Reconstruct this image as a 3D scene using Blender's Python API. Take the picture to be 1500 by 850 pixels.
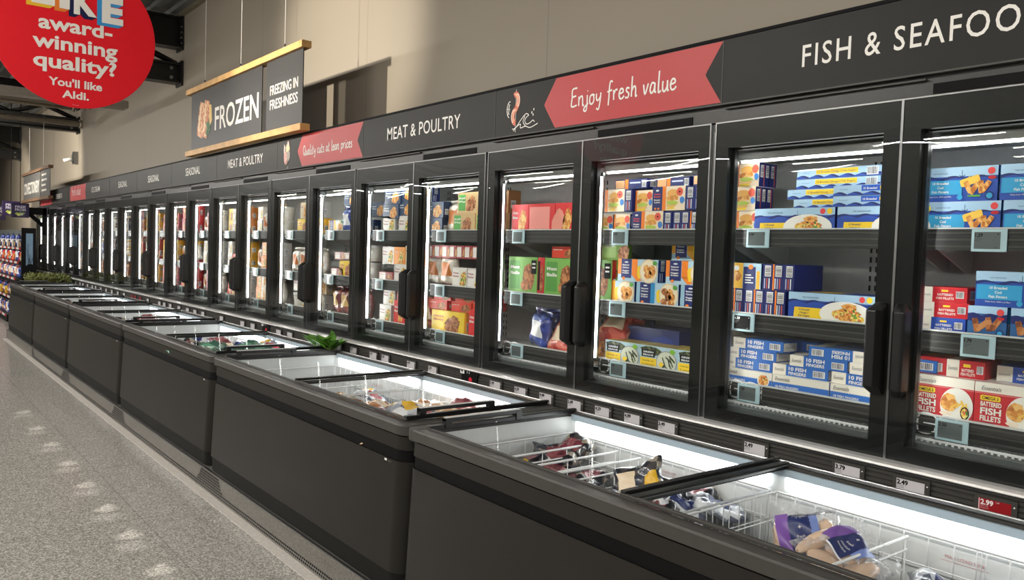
import bpy, bmesh, math, random
from mathutils import Vector, Matrix
for o in list(bpy.data.objects): bpy.data.objects.remove(o)
sc = bpy.context.scene
COL = sc.collection
rnd = random.Random(7)
PI = math.pi
# ------------------------------------------------------------------ camera
# world: +X towards the freezer wall, +Y along the aisle away from the viewer, +Z up
cam_d = bpy.data.cameras.new('camera'); cam = bpy.data.objects.new('camera', cam_d); COL.objects.link(cam)
cam_d.sensor_width = 36.0; cam_d.lens = 36.0*1200/1500; cam_d.clip_start = 0.02; cam_d.clip_end = 120
yv = Vector((-193-750, -(340-425), -1200)).normalized()
up = Vector((1, -0.033, 0)).cross(yv).normalized()
if up.y < 0: up = -up
xv = yv.cross(up)
cam.matrix_world = Matrix(((xv.x, xv.y, xv.z, 0), (yv.x, yv.y, yv.z, 0), (up.x, up.y, up.z, 1.55), (0, 0, 0, 1)))
sc.camera = cam
# ------------------------------------------------------------------ light and exposure
sc.view_settings.view_transform = 'Standard'; sc.view_settings.look = 'None'
sc.view_settings.gamma = 1.0; sc.view_settings.use_curve_mapping = False
sc.view_settings.exposure = 0.0
sc.cycles.use_denoising = True
try: sc.cycles.denoiser = 'OPENIMAGEDENOISE'
except Exception: pass
sc.cycles.max_bounces = 9; sc.cycles.diffuse_bounces = 3; sc.cycles.glossy_bounces = 4
sc.cycles.transparent_max_bounces = 24; sc.cycles.transmission_bounces = 4
sc.cycles.sample_clamp_indirect = 6.0; sc.cycles.caustics_reflective = False; sc.cycles.caustics_refractive = False
wld = bpy.data.worlds.new('world'); sc.world = wld; wld.use_nodes = True
wld.node_tree.nodes['Background'].inputs[0].default_value = (0.5, 0.5, 0.5, 1)
wld.node_tree.nodes['Background'].inputs[1].default_value = 0.05
def area(name, loc, sx, sy, power, col=(1, .945, .87), rot=(0, 0, 0)):
    l = bpy.data.lights.new(name, 'AREA'); l.shape = 'RECTANGLE'; l.size = sx; l.size_y = sy; l.energy = power; l.color = col
    o = bpy.data.objects.new(name, l); o.location = loc; o.rotation_euler = rot; COL.objects.link(o); return o
def spot(name, loc, target, power, ang, col=(1, .9, .75), blend=.6, r=.02):
    l = bpy.data.lights.new(name, 'SPOT'); l.energy = power; l.spot_size = math.radians(ang); l.spot_blend = blend
    l.shadow_soft_size = r; l.color = col
    o = bpy.data.objects.new(name, l); o.location = loc
    o.rotation_euler = (Vector(target)-Vector(loc)).to_track_quat('-Z', 'Y').to_euler(); COL.objects.link(o); return o
AMB = 95
for rx, rz, k, tilt in ((-0.9, 3.42, .8, .6), (-4.2, 3.02, 1.0, 0), (-8.0, 3.36, 1.0, 0)):      # trunk lines of linear ceiling luminaires over the aisles
    for i in range(8):
        area('linear_luminaire', (rx, -3.0+3.7*i, rz), 0.07, 2.4 if tilt else 1.35, AMB*k, rot=(0, -tilt, 0))
spot('track_spot', (0.62, 6.38, 3.22), (3.25, 6.55, 3.3), 330, 62)
spot('track_spot', (0.62, 7.10, 3.22), (3.25, 7.0, 3.3), 70, 60)
spot('track_spot', (0.62, 17.0, 3.3), (3.2, 19.5, 2.9), 500, 70)
for py in (8.3, 7.545, 6.9, 6.25, 5.633, 5.08, 4.551, 3.98):        # added narrow spots standing in for light the glass doors throw on the floor
    spot('floor_caustic_spot', (0.45, py+.25, 3.36), (1.076, py, 0), 420, 2.6, (1, .95, .86), 1., .01)
    spot('floor_caustic_spot', (0.45, py+.05, 3.36), (1.05, py-.16, 0), 190, 3.4, (1, .95, .86), 1., .01)
    spot('floor_caustic_spot', (0.45, py+.35, 3.36), (1.10, py+.07, 0), 420, 1.2, (1, .95, .86), 1., .01)
spot('track_spot', (0.9, 23.5, 3.3), (3.2, 25.5, 2.4), 300, 70)
# ------------------------------------------------------------------ materials
def new_mat(name):
    m = bpy.data.materials.new(name); m.use_nodes = True; return m, m.node_tree.nodes, m.node_tree.links, m.node_tree.nodes['Principled BSDF']
_mc = {}
def M(col, rough=.5, metal=0., spec=.5, noise=.08, scale=30., coat=0., bump=0.):
    key = (tuple(round(c, 3) for c in col), rough, metal, spec, noise, scale, coat, bump)
    if key in _mc: return _mc[key]
    m, N, L, b = new_mat('surface')
    b.inputs['Roughness'].default_value = rough; b.inputs['Metallic'].default_value = metal
    b.inputs['Specular IOR Level'].default_value = spec
    if coat: b.inputs['Coat Weight'].default_value = coat; b.inputs['Coat Roughness'].default_value = .08
    if noise > 0 or bump:
        t = N.new('ShaderNodeTexCoord'); n = N.new('ShaderNodeTexNoise'); n.inputs['Scale'].default_value = scale; n.inputs['Detail'].default_value = 3
        L.new(t.outputs['Object'], n.inputs['Vector'])
        r = N.new('ShaderNodeValToRGB')
        r.color_ramp.elements[0].position = .3; r.color_ramp.elements[1].position = .7
        r.color_ramp.elements[0].color = (*[max(0, c*(1-noise)) for c in col], 1)
        r.color_ramp.elements[1].color = (*[min(1, c*(1+noise)) for c in col], 1)
        L.new(n.outputs['Fac'], r.inputs['Fac']); L.new(r.outputs['Color'], b.inputs['Base Color'])
        if bump:
            bp = N.new('ShaderNodeBump'); bp.inputs['Strength'].default_value = bump; bp.inputs['Distance'].default_value = .01
            L.new(n.outputs['Fac'], bp.inputs['Height']); L.new(bp.outputs['Normal'], b.inputs['Normal'])
    else:
        b.inputs['Base Color'].default_value = (*col, 1)
    _mc[key] = m; return m
def P(r, g, b, **k):            # printed ink, given in sRGB 0-255
    f = lambda c: (c/255/12.92 if c/255 <= .04045 else ((c/255+.055)/1.055)**2.4)
    k.setdefault('rough', .38); k.setdefault('noise', 0.0)
    return M((f(r), f(g), f(b)), **k)
def emis(col, s):
    m, N, L, b = new_mat('lamp_glow'); b.inputs['Base Color'].default_value = (.9, .9, .9, 1)
    b.inputs['Emission Color'].default_value = (*col, 1); b.inputs['Emission Strength'].default_value = s; return m
def glass_mat(name, tint=(.97, .985, .98), ior=1.5, rough=0.0, wav=0.0, gz=1.0):
    m, N, L, b = new_mat(name); N.remove(b); out = N['Material Output']
    tr = N.new('ShaderNodeBsdfTransparent'); tr.inputs[0].default_value = (*tint, 1)
    gl = N.new('ShaderNodeBsdfGlossy'); gl.inputs['Roughness'].default_value = rough
    lw = N.new('ShaderNodeLayerWeight'); lw.inputs['Blend'].default_value = .5
    pw = N.new('ShaderNodeMath'); pw.operation = 'POWER'; pw.inputs[1].default_value = 5; L.new(lw.outputs['Facing'], pw.inputs[0])
    r0 = ((ior-1)/(ior+1))**2
    fr = N.new('ShaderNodeMath'); fr.operation = 'MULTIPLY_ADD'; fr.inputs[1].default_value = (1-r0)*gz; fr.inputs[2].default_value = r0; L.new(pw.outputs[0], fr.inputs[0])
    mx = N.new('ShaderNodeMixShader'); L.new(fr.outputs[0], mx.inputs[0]); L.new(tr.outputs[0], mx.inputs[1]); L.new(gl.outputs[0], mx.inputs[2])
    if wav:
        t = N.new('ShaderNodeTexCoord'); n = N.new('ShaderNodeTexNoise'); n.inputs['Scale'].default_value = 3.0; n.inputs['Detail'].default_value = 1
        L.new(t.outputs['Object'], n.inputs['Vector']); bp = N.new('ShaderNodeBump'); bp.inputs['Strength'].default_value = wav; bp.inputs['Distance'].default_value = .02
        L.new(n.outputs['Fac'], bp.inputs['Height']); L.new(bp.outputs['Normal'], gl.inputs['Normal']); L.new(bp.outputs['Normal'], lw.inputs['Normal'])
    L.new(mx.outputs[0], out.inputs['Surface']); return m
def speckle(name, cols, scale, rough, spec=.5, bump=0., coat=0.):
    """voronoi-celled mix of several colours (terrazzo, food, foliage)"""
    m, N, L, b = new_mat(name); t = N.new('ShaderNodeTexCoord'); v = N.new('ShaderNodeTexVoronoi'); v.inputs['Scale'].default_value = scale
    L.new(t.outputs['Object'], v.inputs['Vector']); r = N.new('ShaderNodeValToRGB'); r.color_ramp.interpolation = 'CONSTANT'
    e = r.color_ramp.elements
    while len(e) < len(cols): e.new(.5)
    for i, c in enumerate(cols): e[i].position = i/len(cols); e[i].color = (*c, 1)
    s = N.new('ShaderNodeSeparateColor'); L.new(v.outputs['Color'], s.inputs[0]); L.new(s.outputs[0], r.inputs['Fac'])
    L.new(r.outputs['Color'], b.inputs['Base Color']); b.inputs['Roughness'].default_value = rough; b.inputs['Specular IOR Level'].default_value = spec
    if coat: b.inputs['Coat Weight'].default_value = coat; b.inputs['Coat Roughness'].default_value = .1
    if bump:
        bp = N.new('ShaderNodeBump'); bp.inputs['Strength'].default_value = bump; bp.inputs['Distance'].default_value = .004
        L.new(v.outputs['Distance'], bp.inputs['Height']); L.new(bp.outputs['Normal'], b.inputs['Normal'])
    return m
def S(*c):
    f = lambda c: (c/255/12.92 if c/255 <= .04045 else ((c/255+.055)/1.055)**2.4)
    return tuple(f(x) for x in c)
# ------------------------------------------------------------------ text and mesh building
_tc = {}
def text2d(s, bold=0., shear=0., space=1.):
    key = (s, bold, shear, space)
    if key in _tc: return _tc[key]
    c = bpy.data.curves.new('t', 'FONT'); c.body = s; c.size = 1; c.offset = bold; c.shear = shear; c.space_character = space; c.resolution_u = 3
    o = bpy.data.objects.new('t', c); COL.objects.link(o)
    me = bpy.data.meshes.new_from_object(o.evaluated_get(bpy.context.evaluated_depsgraph_get()))
    vs = [(v.co.x, v.co.y) for v in me.vertices]; fs = [tuple(p.vertices) for p in me.polygons]
    bpy.data.objects.remove(o); bpy.data.curves.remove(c); bpy.data.meshes.remove(me)
    if vs:
        x0 = min(v[0] for v in vs); x1 = max(v[0] for v in vs); y0 = min(v[1] for v in vs); y1 = max(v[1] for v in vs)
    else: x0 = y0 = 0; x1 = y1 = 1
    _tc[key] = (vs, fs, (x0, x1, y0, y1)); return _tc[key]
def smooth(pts, n=6):
    out = []
    for i in range(len(pts)-1):
        p0 = pts[max(i-1, 0)]; p1 = pts[i]; p2 = pts[i+1]; p3 = pts[min(i+2, len(pts)-1)]
        for k in range(n):
            t = k/n
            out.append(tuple(.5*(2*p1[a]+(p2[a]-p0[a])*t+(2*p0[a]-5*p1[a]+4*p2[a]-p3[a])*t*t+(3*p1[a]-p0[a]-3*p2[a]+p3[a])*t**3) for a in range(len(p1))))
    out.append(tuple(pts[-1])); return out
class MB:
    def __init__(s): s.v = []; s.f = []; s.m = []; s.mats = []; s.sm = []
    def mi(s, m):
        if m not in s.mats: s.mats.append(m)
        return s.mats.index(m)
    def face(s, pts, m, smooth=False):
        b = len(s.v); s.v += [tuple(p) for p in pts]; s.f.append(tuple(range(b, b+len(pts)))); s.m.append(s.mi(m)); s.sm.append(smooth)
    def box(s, x0, x1, y0, y1, z0, z1, m):
        b = len(s.v); i = s.mi(m)
        s.v += [(x0, y0, z0), (x1, y0, z0), (x1, y1, z0), (x0, y1, z0), (x0, y0, z1), (x1, y0, z1), (x1, y1, z1), (x0, y1, z1)]
        for q in ((0, 3, 2, 1), (4, 5, 6, 7), (0, 1, 5, 4), (1, 2, 6, 5), (2, 3, 7, 6), (3, 0, 4, 7)):
            s.f.append(tuple(b+k for k in q)); s.m.append(i); s.sm.append(False)
        return s
    def grid(s, rows, m, closed=False, sm=True):
        """rows of equally long point lists"""
        b = len(s.v); n = len(rows[0]); i = s.mi(m)
        for r in rows: s.v += [tuple(p) for p in r]
        for a in range(len(rows)-1):
            for k in range(n if closed else n-1):
                k2 = (k+1) % n
                s.f.append((b+a*n+k, b+a*n+k2, b+(a+1)*n+k2, b+(a+1)*n+k)); s.m.append(i); s.sm.append(sm)
        return s
    def tube(s, pts, r, m, n=6, cap=True):
        pts = [Vector(p) for p in pts]; rows = []
        for i, p in enumerate(pts):
            d = (pts[min(i+1, len(pts)-1)]-pts[max(i-1, 0)])
            d = d.normalized() if d.length > 1e-9 else Vector((0, 0, 1))
            a = Vector((0, 0, 1)) if abs(d.z) < .9 else Vector((1, 0, 0))
            u = d.cross(a).normalized(); w = d.cross(u)
            rows.append([p+u*r*math.cos(2*PI*k/n)+w*r*math.sin(2*PI*k/n) for k in range(n)])
        s.grid(rows, m, closed=True)
        if cap: s.face(rows[0][::-1], m); s.face(rows[-1], m)
        return s
    def prism(s, poly, m, fn, h0, h1, side=None):
        """poly of 2-D points, fn(u,v,h) -> 3-D"""
        a = [fn(u, v, h0) for u, v in poly]; b = [fn(u, v, h1) for u, v in poly]
        s.face(a[::-1], m); s.face(b, m)
        for k in range(len(poly)):
            k2 = (k+1) % len(poly); s.face([a[k], a[k2], b[k2], b[k]], side or m)
        return s
    def build(s, name, parent=None, bevel=0., seg=2, link=True):
        me = bpy.data.meshes.new(name); me.from_pydata(s.v, [], s.f)
        for m in s.mats: me.materials.append(m)
        me.polygons.foreach_set('material_index', s.m); me.polygons.foreach_set('use_smooth', s.sm); me.update()
        bm = bmesh.new(); bm.from_mesh(me)
        if bevel or any(s.sm): bmesh.ops.remove_doubles(bm, verts=bm.verts, dist=1e-5)
        bmesh.ops.recalc_face_normals(bm, faces=bm.faces) if bevel or any(s.sm) else None
        bm.to_mesh(me); bm.free()
        o = bpy.data.objects.new(name, me)
        if link: COL.objects.link(o)
        if parent: o.parent = parent
        if bevel:
            md = o.modifiers.new('edges', 'BEVEL'); md.width = bevel; md.segments = seg; md.limit_method = 'ANGLE'; md.angle_limit = math.radians(40)
        return o
class Dec:
    """flat printing on a face: fn(u,v,layer) -> 3-D"""
    def __init__(s, mb, fn): s.b = mb; s.fn = fn; s.k = 1
    def poly(s, pts, m, layer=1): s.b.face([s.fn(u, v, layer) for u, v in pts], m)
    def rect(s, u0, v0, u1, v1, m, layer=1): s.poly([(u0, v0), (u1, v0), (u1, v1), (u0, v1)], m, layer)
    def disc(s, u, v, ru, rv, m, layer=1, n=18, a0=0., a1=2*PI, jit=0., seed=0):
        r = random.Random(seed)
        s.poly([(u+ru*(1+jit*r.uniform(-1, 1))*math.cos(a0+(a1-a0)*k/n), v+rv*(1+jit*r.uniform(-1, 1))*math.sin(a0+(a1-a0)*k/n)) for k in range(n if a1-a0 > 6.2 else n+1)], m, layer)
    def rot(s, u, v, w, h, ang, m, layer=1):
        c, q = math.cos(ang), math.sin(ang)
        pts = [(-.5, -.35), (-.42, -.5), (.42, -.5), (.5, -.35), (.5, .35), (.42, .5), (-.42, .5), (-.5, .35)]
        s.poly([(u+a*w*c-b*h*q, v+a*w*q+b*h*c) for a, b in pts], m, layer)
    def ribbon(s, pts, wd, m, layer=1):
        n = len(pts); L = []; R = []
        for i in range(n):
            (a, b), (c, d) = pts[max(i-1, 0)], pts[min(i+1, n-1)]; l = math.hypot(c-a, d-b) or 1
            nx, ny = -(d-b)/l*wd/2, (c-a)/l*wd/2; L.append((pts[i][0]+nx, pts[i][1]+ny)); R.append((pts[i][0]-nx, pts[i][1]-ny))
        for i in range(n-1): s.poly([L[i], R[i], R[i+1], L[i+1]], m, layer+.03*i)
    def text(s, t, u, v, m, w=None, h=None, layer=2, bold=.0, shear=0., align='l', space=1., flip=False):
        """text box at u,v (its lower left, centre or right), fitted to width w and/or height h"""
        vs, fs, (x0, x1, y0, y1) = text2d(t, bold, shear, space)
        cap = text2d('H', bold)[2]; ch = cap[3]-cap[2]
        sy = h/ch if h else None; sx = w/(x1-x0) if w else None
        sx = sx or sy; sy = sy or sx
        W = (x1-x0)*sx; u0 = u - (0 if align == 'l' else W/2 if align == 'c' else W)
        b = len(s.b.v); i = s.b.mi(m)
        for x, y in vs:
            uu = u0+(x-x0)*sx; vv = v+y*sy
            if flip: uu = 2*u0+W-uu; vv = 2*v+ch*sy-vv
            s.b.v.append(tuple(s.fn(uu, vv, layer)))
        for f in fs: s.b.f.append(tuple(b+k for k in f)); s.b.m.append(i); s.b.sm.append(False)
        return W
def tagp(o, label=None, cat=None, group=None, kind=None):
    if label: o['label'] = label
    if cat: o['category'] = cat
    if group: o['group'] = group
    if kind: o['kind'] = kind
    return o
def empty(name, loc=(0, 0, 0), rz=0.):
    o = bpy.data.objects.new(name, None); o.location = loc; o.rotation_euler = (0, 0, rz); o.empty_display_size = .1; COL.objects.link(o); return o
def clone(o, parent=None):
    c = o.copy(); COL.objects.link(c)
    if parent: c.parent = parent
    for ch in o.children: clone(ch, c)
    return c
ORD = ['first', 'second', 'third', 'fourth', 'fifth', 'sixth', 'seventh', 'eighth', 'ninth', 'tenth', 'eleventh', 'twelfth', 'thirteenth', 'fourteenth', 'fifteenth',
       'sixteenth', 'seventeenth', 'eighteenth', 'nineteenth', 'twentieth', 'twenty-first', 'twenty-second', 'twenty-third', 'twenty-fourth']
# ------------------------------------------------------------------ common materials
m_white = M((.8, .8, .78), .4, noise=.02); m_black = M((.008, .008, .008), .35, noise=.1); m_ink = P(12, 12, 14, spec=.15, rough=.6)
m_frame = M((.0075, .0085, .008), .32, spec=.25, noise=.15); m_alu = M((.62, .63, .63), .28, metal=1., noise=.04); m_silver = M((.27, .275, .275), .32, metal=1., noise=.04)
m_fascia = M((.019, .019, .0175), .42, spec=.2, noise=.05, scale=6); m_red = M(S(186, 40, 44), .4, noise=.02); m_letter = P(236, 232, 224)
m_body = M((.0195, .018, .0152), .42, spec=.14, noise=.04, scale=8); m_band = M((.0035, .0035, .004), .6, spec=.1, noise=.1); m_base = M((.008, .008, .0075), .6, spec=.15, noise=.1)
m_rim = M((.050, .048, .044), .45, spec=.3, noise=.05); m_liner = M((.60, .62, .615), .4, noise=.02); m_wire = M((.78, .79, .79), .35, spec=.6, noise=.02)
m_inner = M((.60, .61, .60), .5, noise=.04); m_grey = M((.085, .095, .092), .5, noise=.06); m_rail = M((.05, .048, .043), .45, noise=.08); m_lip = M((.022, .023, .022), .35, noise=.08)
m_shelf = M((.6, .62, .61), .4, noise=.03); m_led = emis((1, .985, .95), 38.0); m_ledc = emis((.97, 1, 1), 6.5); m_ledt = emis((1, .985, .95), 12.0)
m_glass = glass_mat('door_glass', (.96, .975, .97), 1.45); m_lidglass = glass_mat('lid_glass', (.97, .98, .985), 1.12, gz=.05)
def film_mat():
    m = glass_mat('clear_film', (.97, .97, .98), 1.5, .08, wav=.9); N, L = m.node_tree.nodes, m.node_tree.links; out = N['Material Output']; src = out.inputs['Surface'].links[0].from_socket
    d = N.new('ShaderNodeBsdfDiffuse'); d.inputs[0].default_value = (.85, .87, .9, 1); t = N.new('ShaderNodeTexCoord'); n = N.new('ShaderNodeTexNoise'); n.inputs['Scale'].default_value = 26; n.inputs['Detail'].default_value = 4; L.new(t.outputs['Object'], n.inputs['Vector'])  # white diffuse in noise patches, painted highlights for the crinkled film
    mr = N.new('ShaderNodeMapRange'); mr.inputs['From Min'].default_value = .48; mr.inputs['From Max'].default_value = .72; mr.inputs['To Min'].default_value = .04; mr.inputs['To Max'].default_value = .5; L.new(n.outputs['Fac'], mr.inputs['Value'])
    mx = N.new('ShaderNodeMixShader'); L.new(mr.outputs[0], mx.inputs[0]); L.new(src, mx.inputs[1]); L.new(d.outputs[0], mx.inputs[2]); L.new(mx.outputs[0], out.inputs['Surface']); return m
m_film = film_mat()
m_oak = M((.62, .36, .13), .45, noise=.18, scale=9.)
# ------------------------------------------------------------------ the setting
XW, ZC, XL, Y0, Y1 = 3.25, 4.55, -12.0, -6.0, 36.0
def floor_mat():
    m, N, L, b = new_mat('terrazzo_floor'); t = N.new('ShaderNodeTexCoord')
    v = N.new('ShaderNodeTexVoronoi'); v.inputs['Scale'].default_value = 150; L.new(t.outputs['Object'], v.inputs['Vector'])
    s = N.new('ShaderNodeSeparateColor'); L.new(v.outputs['Color'], s.inputs[0]); r = N.new('ShaderNodeValToRGB'); r.color_ramp.interpolation = 'CONSTANT'
    cs = [(.25, .24, .218), (.37, .355, .325), (.30, .288, .262), (.55, .53, .49), (.20, .192, .175), (.41, .395, .365)]; e = r.color_ramp.elements
    while len(e) < len(cs): e.new(.5)
    for i, c in enumerate(cs): e[i].position = i/len(cs); e[i].color = (*c, 1)
    L.new(s.outputs[0], r.inputs['Fac'])
    n = N.new('ShaderNodeTexNoise'); n.inputs['Scale'].default_value = 1.3; L.new(t.outputs['Object'], n.inputs['Vector'])
    br = N.new('ShaderNodeTexBrick'); br.inputs['Scale'].default_value = 1; br.offset = 0
    for k, val in (('Brick Width', 1.2), ('Row Height', 1.2), ('Mortar Size', .004), ('Mortar Smooth', 0.)): br.inputs[k].default_value = val
    br.inputs['Color1'].default_value = br.inputs['Color2'].default_value = (1, 1, 1, 1); br.inputs['Mortar'].default_value = (.72, .72, .72, 1)
    L.new(t.outputs['Object'], br.inputs['Vector'])
    mu = N.new('ShaderNodeMixRGB'); mu.blend_type = 'MULTIPLY'; mu.inputs[0].default_value = 1; L.new(r.outputs['Color'], mu.inputs[1]); L.new(br.outputs['Color'], mu.inputs[2])
    L.new(mu.outputs[0], b.inputs['Base Color'])
    mr = N.new('ShaderNodeMapRange'); mr.inputs['To Min'].default_value = .13; mr.inputs['To Max'].default_value = .22; L.new(n.outputs['Fac'], mr.inputs['Value'])
    L.new(mr.outputs[0], b.inputs['Roughness']); b.inputs['Specular IOR Level'].default_value = .5
    return m
def wall_mat():
    m, N, L, b = new_mat('panel_wall'); t = N.new('ShaderNodeTexCoord'); sp = N.new('ShaderNodeSeparateXYZ'); L.new(t.outputs['Object'], sp.inputs[0])
    a = N.new('ShaderNodeMath'); a.operation = 'ADD'; a.inputs[1].default_value = 100*2.314-3.862; L.new(sp.outputs['Y'], a.inputs[0])
    d = N.new('ShaderNodeMath'); d.operation = 'PINGPONG'; d.inputs[1].default_value = 2.314/2; L.new(a.outputs[0], d.inputs[0])
    l = N.new('ShaderNodeMath'); l.operation = 'LESS_THAN'; l.inputs[1].default_value = .004; L.new(d.outputs[0], l.inputs[0])
    n = N.new('ShaderNodeTexNoise'); n.inputs['Scale'].default_value = .7; L.new(t.outputs['Object'], n.inputs['Vector'])
    r = N.new('ShaderNodeValToRGB'); r.color_ramp.elements[0].color = (.35, .307, .245, 1); r.color_ramp.elements[1].color = (.385, .34, .272, 1); L.new(n.outputs['Fac'], r.inputs['Fac'])
    mx = N.new('ShaderNodeMixRGB'); mx.inputs[2].default_value = (.27, .24, .2, 1); L.new(l.outputs[0], mx.inputs[0]); L.new(r.outputs['Color'], mx.inputs[1])
    L.new(mx.outputs[0], b.inputs['Base Color']); b.inputs['Roughness'].default_value = .55; return m
m_wall = wall_mat()
def struct(mb, name, **k): o = mb.build(name, **k); o['kind'] = 'structure'; return o
struct(MB().box(XL, XW+.1, Y0, Y1, -.1, 0, floor_mat()), 'floor')
struct(MB().box(XW, XW+.1, Y0, Y1, 0, ZC, m_wall), 'wall_right')
struct(MB().box(XL, XW, Y1, Y1+.1, 0, ZC, m_wall), 'wall_far')
m_dark = M((.05, .048, .045), .7, spec=.2, noise=.1)
struct(MB().box(XL-.1, XL, Y0, Y1, 0, ZC, m_dark), 'wall_left')
struct(MB().box(XL, XW, Y0-.1, Y0, 0, ZC, m_dark), 'wall_behind')
mb = MB(); m_deck = M((.16, .165, .16), .55, noise=.1)                              # corrugated steel deck
rows = []
y = 2.0
prof = []
x = XL
while x < XW:
    prof += [(x, ZC), (x+.09, ZC), (x+.12, ZC+.06), (x+.21, ZC+.06)]; x += .24
prof.append((XW+.1, ZC))
mb.grid([[(px, Y0, pz) for px, pz in prof], [(px, Y1, pz) for px, pz in prof]], m_deck, sm=False)
mb.box(XL, XW+.1, Y0, Y1, ZC+.08, ZC+.14, m_deck)
struct(mb, 'ceiling')
struct(MB().box(XW-.05, XW, Y0, Y1, ZC-.05, ZC+.05, M((.2, .17, .12), .6)), 'trim_1')
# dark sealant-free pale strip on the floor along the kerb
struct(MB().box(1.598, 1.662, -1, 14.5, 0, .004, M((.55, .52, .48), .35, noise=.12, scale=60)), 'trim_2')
# roof steel: trusses whose ends meet the right wall
def truss(y, z1, n):
    t = MB(); X0, X1 = XL, XW-.01
    def chord(za, zb):
        t.box(X0, X1, y-.10, y+.10, zb-.025, zb, m_black); t.box(X0, X1, y-.10, y+.10, za, za+.025, m_black); t.box(X0, X1, y-.012, y+.012, za, zb, m_black)
        t.box(X1-.02, X1, y-.13, y+.13, za-.03, zb+.03, m_black)
    chord(z1-.40, z1); chord(z1-.86, z1-.60)
    o = t.build(n); o['kind'] = 'structure'
    w = MB(); x = X1-.05; k = 0
    while x > -6:
        a, b = (z1-.40, z1-.60) if k % 2 else (z1-.60, z1-.40)
        w.tube([(x, y, a), (x-.55, y, b)], .04, m_black, 4); x -= .55; k += 1
    w.build('web', o)
    bl = MB()
    for dz in (.05, .12, .19, .26): bl.tube([(X1-.03, y-.135, z1-.40+dz), (X1-.03, y-.15, z1-.40+dz)], .012, m_silver, 6)
    for dz in (-.80, -.68):
        bl.tube([(X1-.14, y-.10, z1+dz), (X1-.14, y-.118, z1+dz)], .022, m_silver, 8)
    bl.build('bolts', o)
    return o
for i, y in enumerate((4.6, 11.35, 18.0, 25.8, 32.0)): truss(y, 4.49, 'beam_%d' % (i+1))
# pipes and conduit hung under the deck
m_pipe = M((.36, .32, .27), .4, metal=.6, noise=.1)
for i, (y, z, r) in enumerate(((16.6, 3.62, .05), (15.9, 3.86, .04), (17.3, 4.0, .05))):
    mb = MB(); mb.tube([(XL, y, z), (XW-.25, y, z)], r, m_pipe, 10)
    mb.tube([(XW-.25, y, z), (XW-.2, y, z)], r*1.5, m_pipe, 10)
    for hx in (-4, -1.2, 1.4): mb.tube([(hx, y, z), (hx, y, ZC)], .012, m_silver, 6)
    o = mb.build('ceiling_pipe'); tagp(o, ['brown ceiling pipe with lowest run before the far truss', 'thin brown ceiling pipe, nearest run before the far truss', 'brown ceiling pipe highest and farthest of the three'][i], 'pipe', 'ceiling pipes')
mb = MB(); mb.tube(smooth([(1.02, 11.0, 4.2), (1.05, 11.0, 4.22), (1.10, 11.0, 4.2), (1.11, 11.0, 4.1), (1.09, 11.0, 3.4), (1.08, 11.0, 3.37)]), .022, M((.5, .46, .38), .35, metal=.5), 8)
mb.box(.98, 1.04, 10.95, 11.05, 4.14, 4.26, m_grey)
tagp(mb.build('drop_pipe'), 'short pale vertical drop pipe with hooked top left of the red disc', 'pipe')
mb = MB()
mb.box(-6, 2.9, 12.6, 12.85, 3.42, 3.45, m_pipe)
for k in range(60): mb.box(-6+k*.148, -5.97+k*.148, 12.6, 12.85, 3.45, 3.475, m_grey)
mb.box(-6, 2.9, 12.59, 12.61, 3.42, 3.52, m_pipe); mb.box(-6, 2.9, 12.84, 12.86, 3.42, 3.52, m_pipe)
tagp(mb.build('cable_tray'), 'perforated metal cable tray running to the wall under the far truss', 'cable tray')
mb = MB(); mb.tube([(2.2, 10.2, 4.5), (2.2, 10.2, 4.1)], .03, m_black, 6); mb.tube([(2.02, 9.9, 4.46), (1.3, 10.6, 4.05)], .012, m_black, 5)
tagp(mb.build('hanger_bracket'), 'black hanger bracket between ceiling and upper truss chord', 'bracket')

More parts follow.
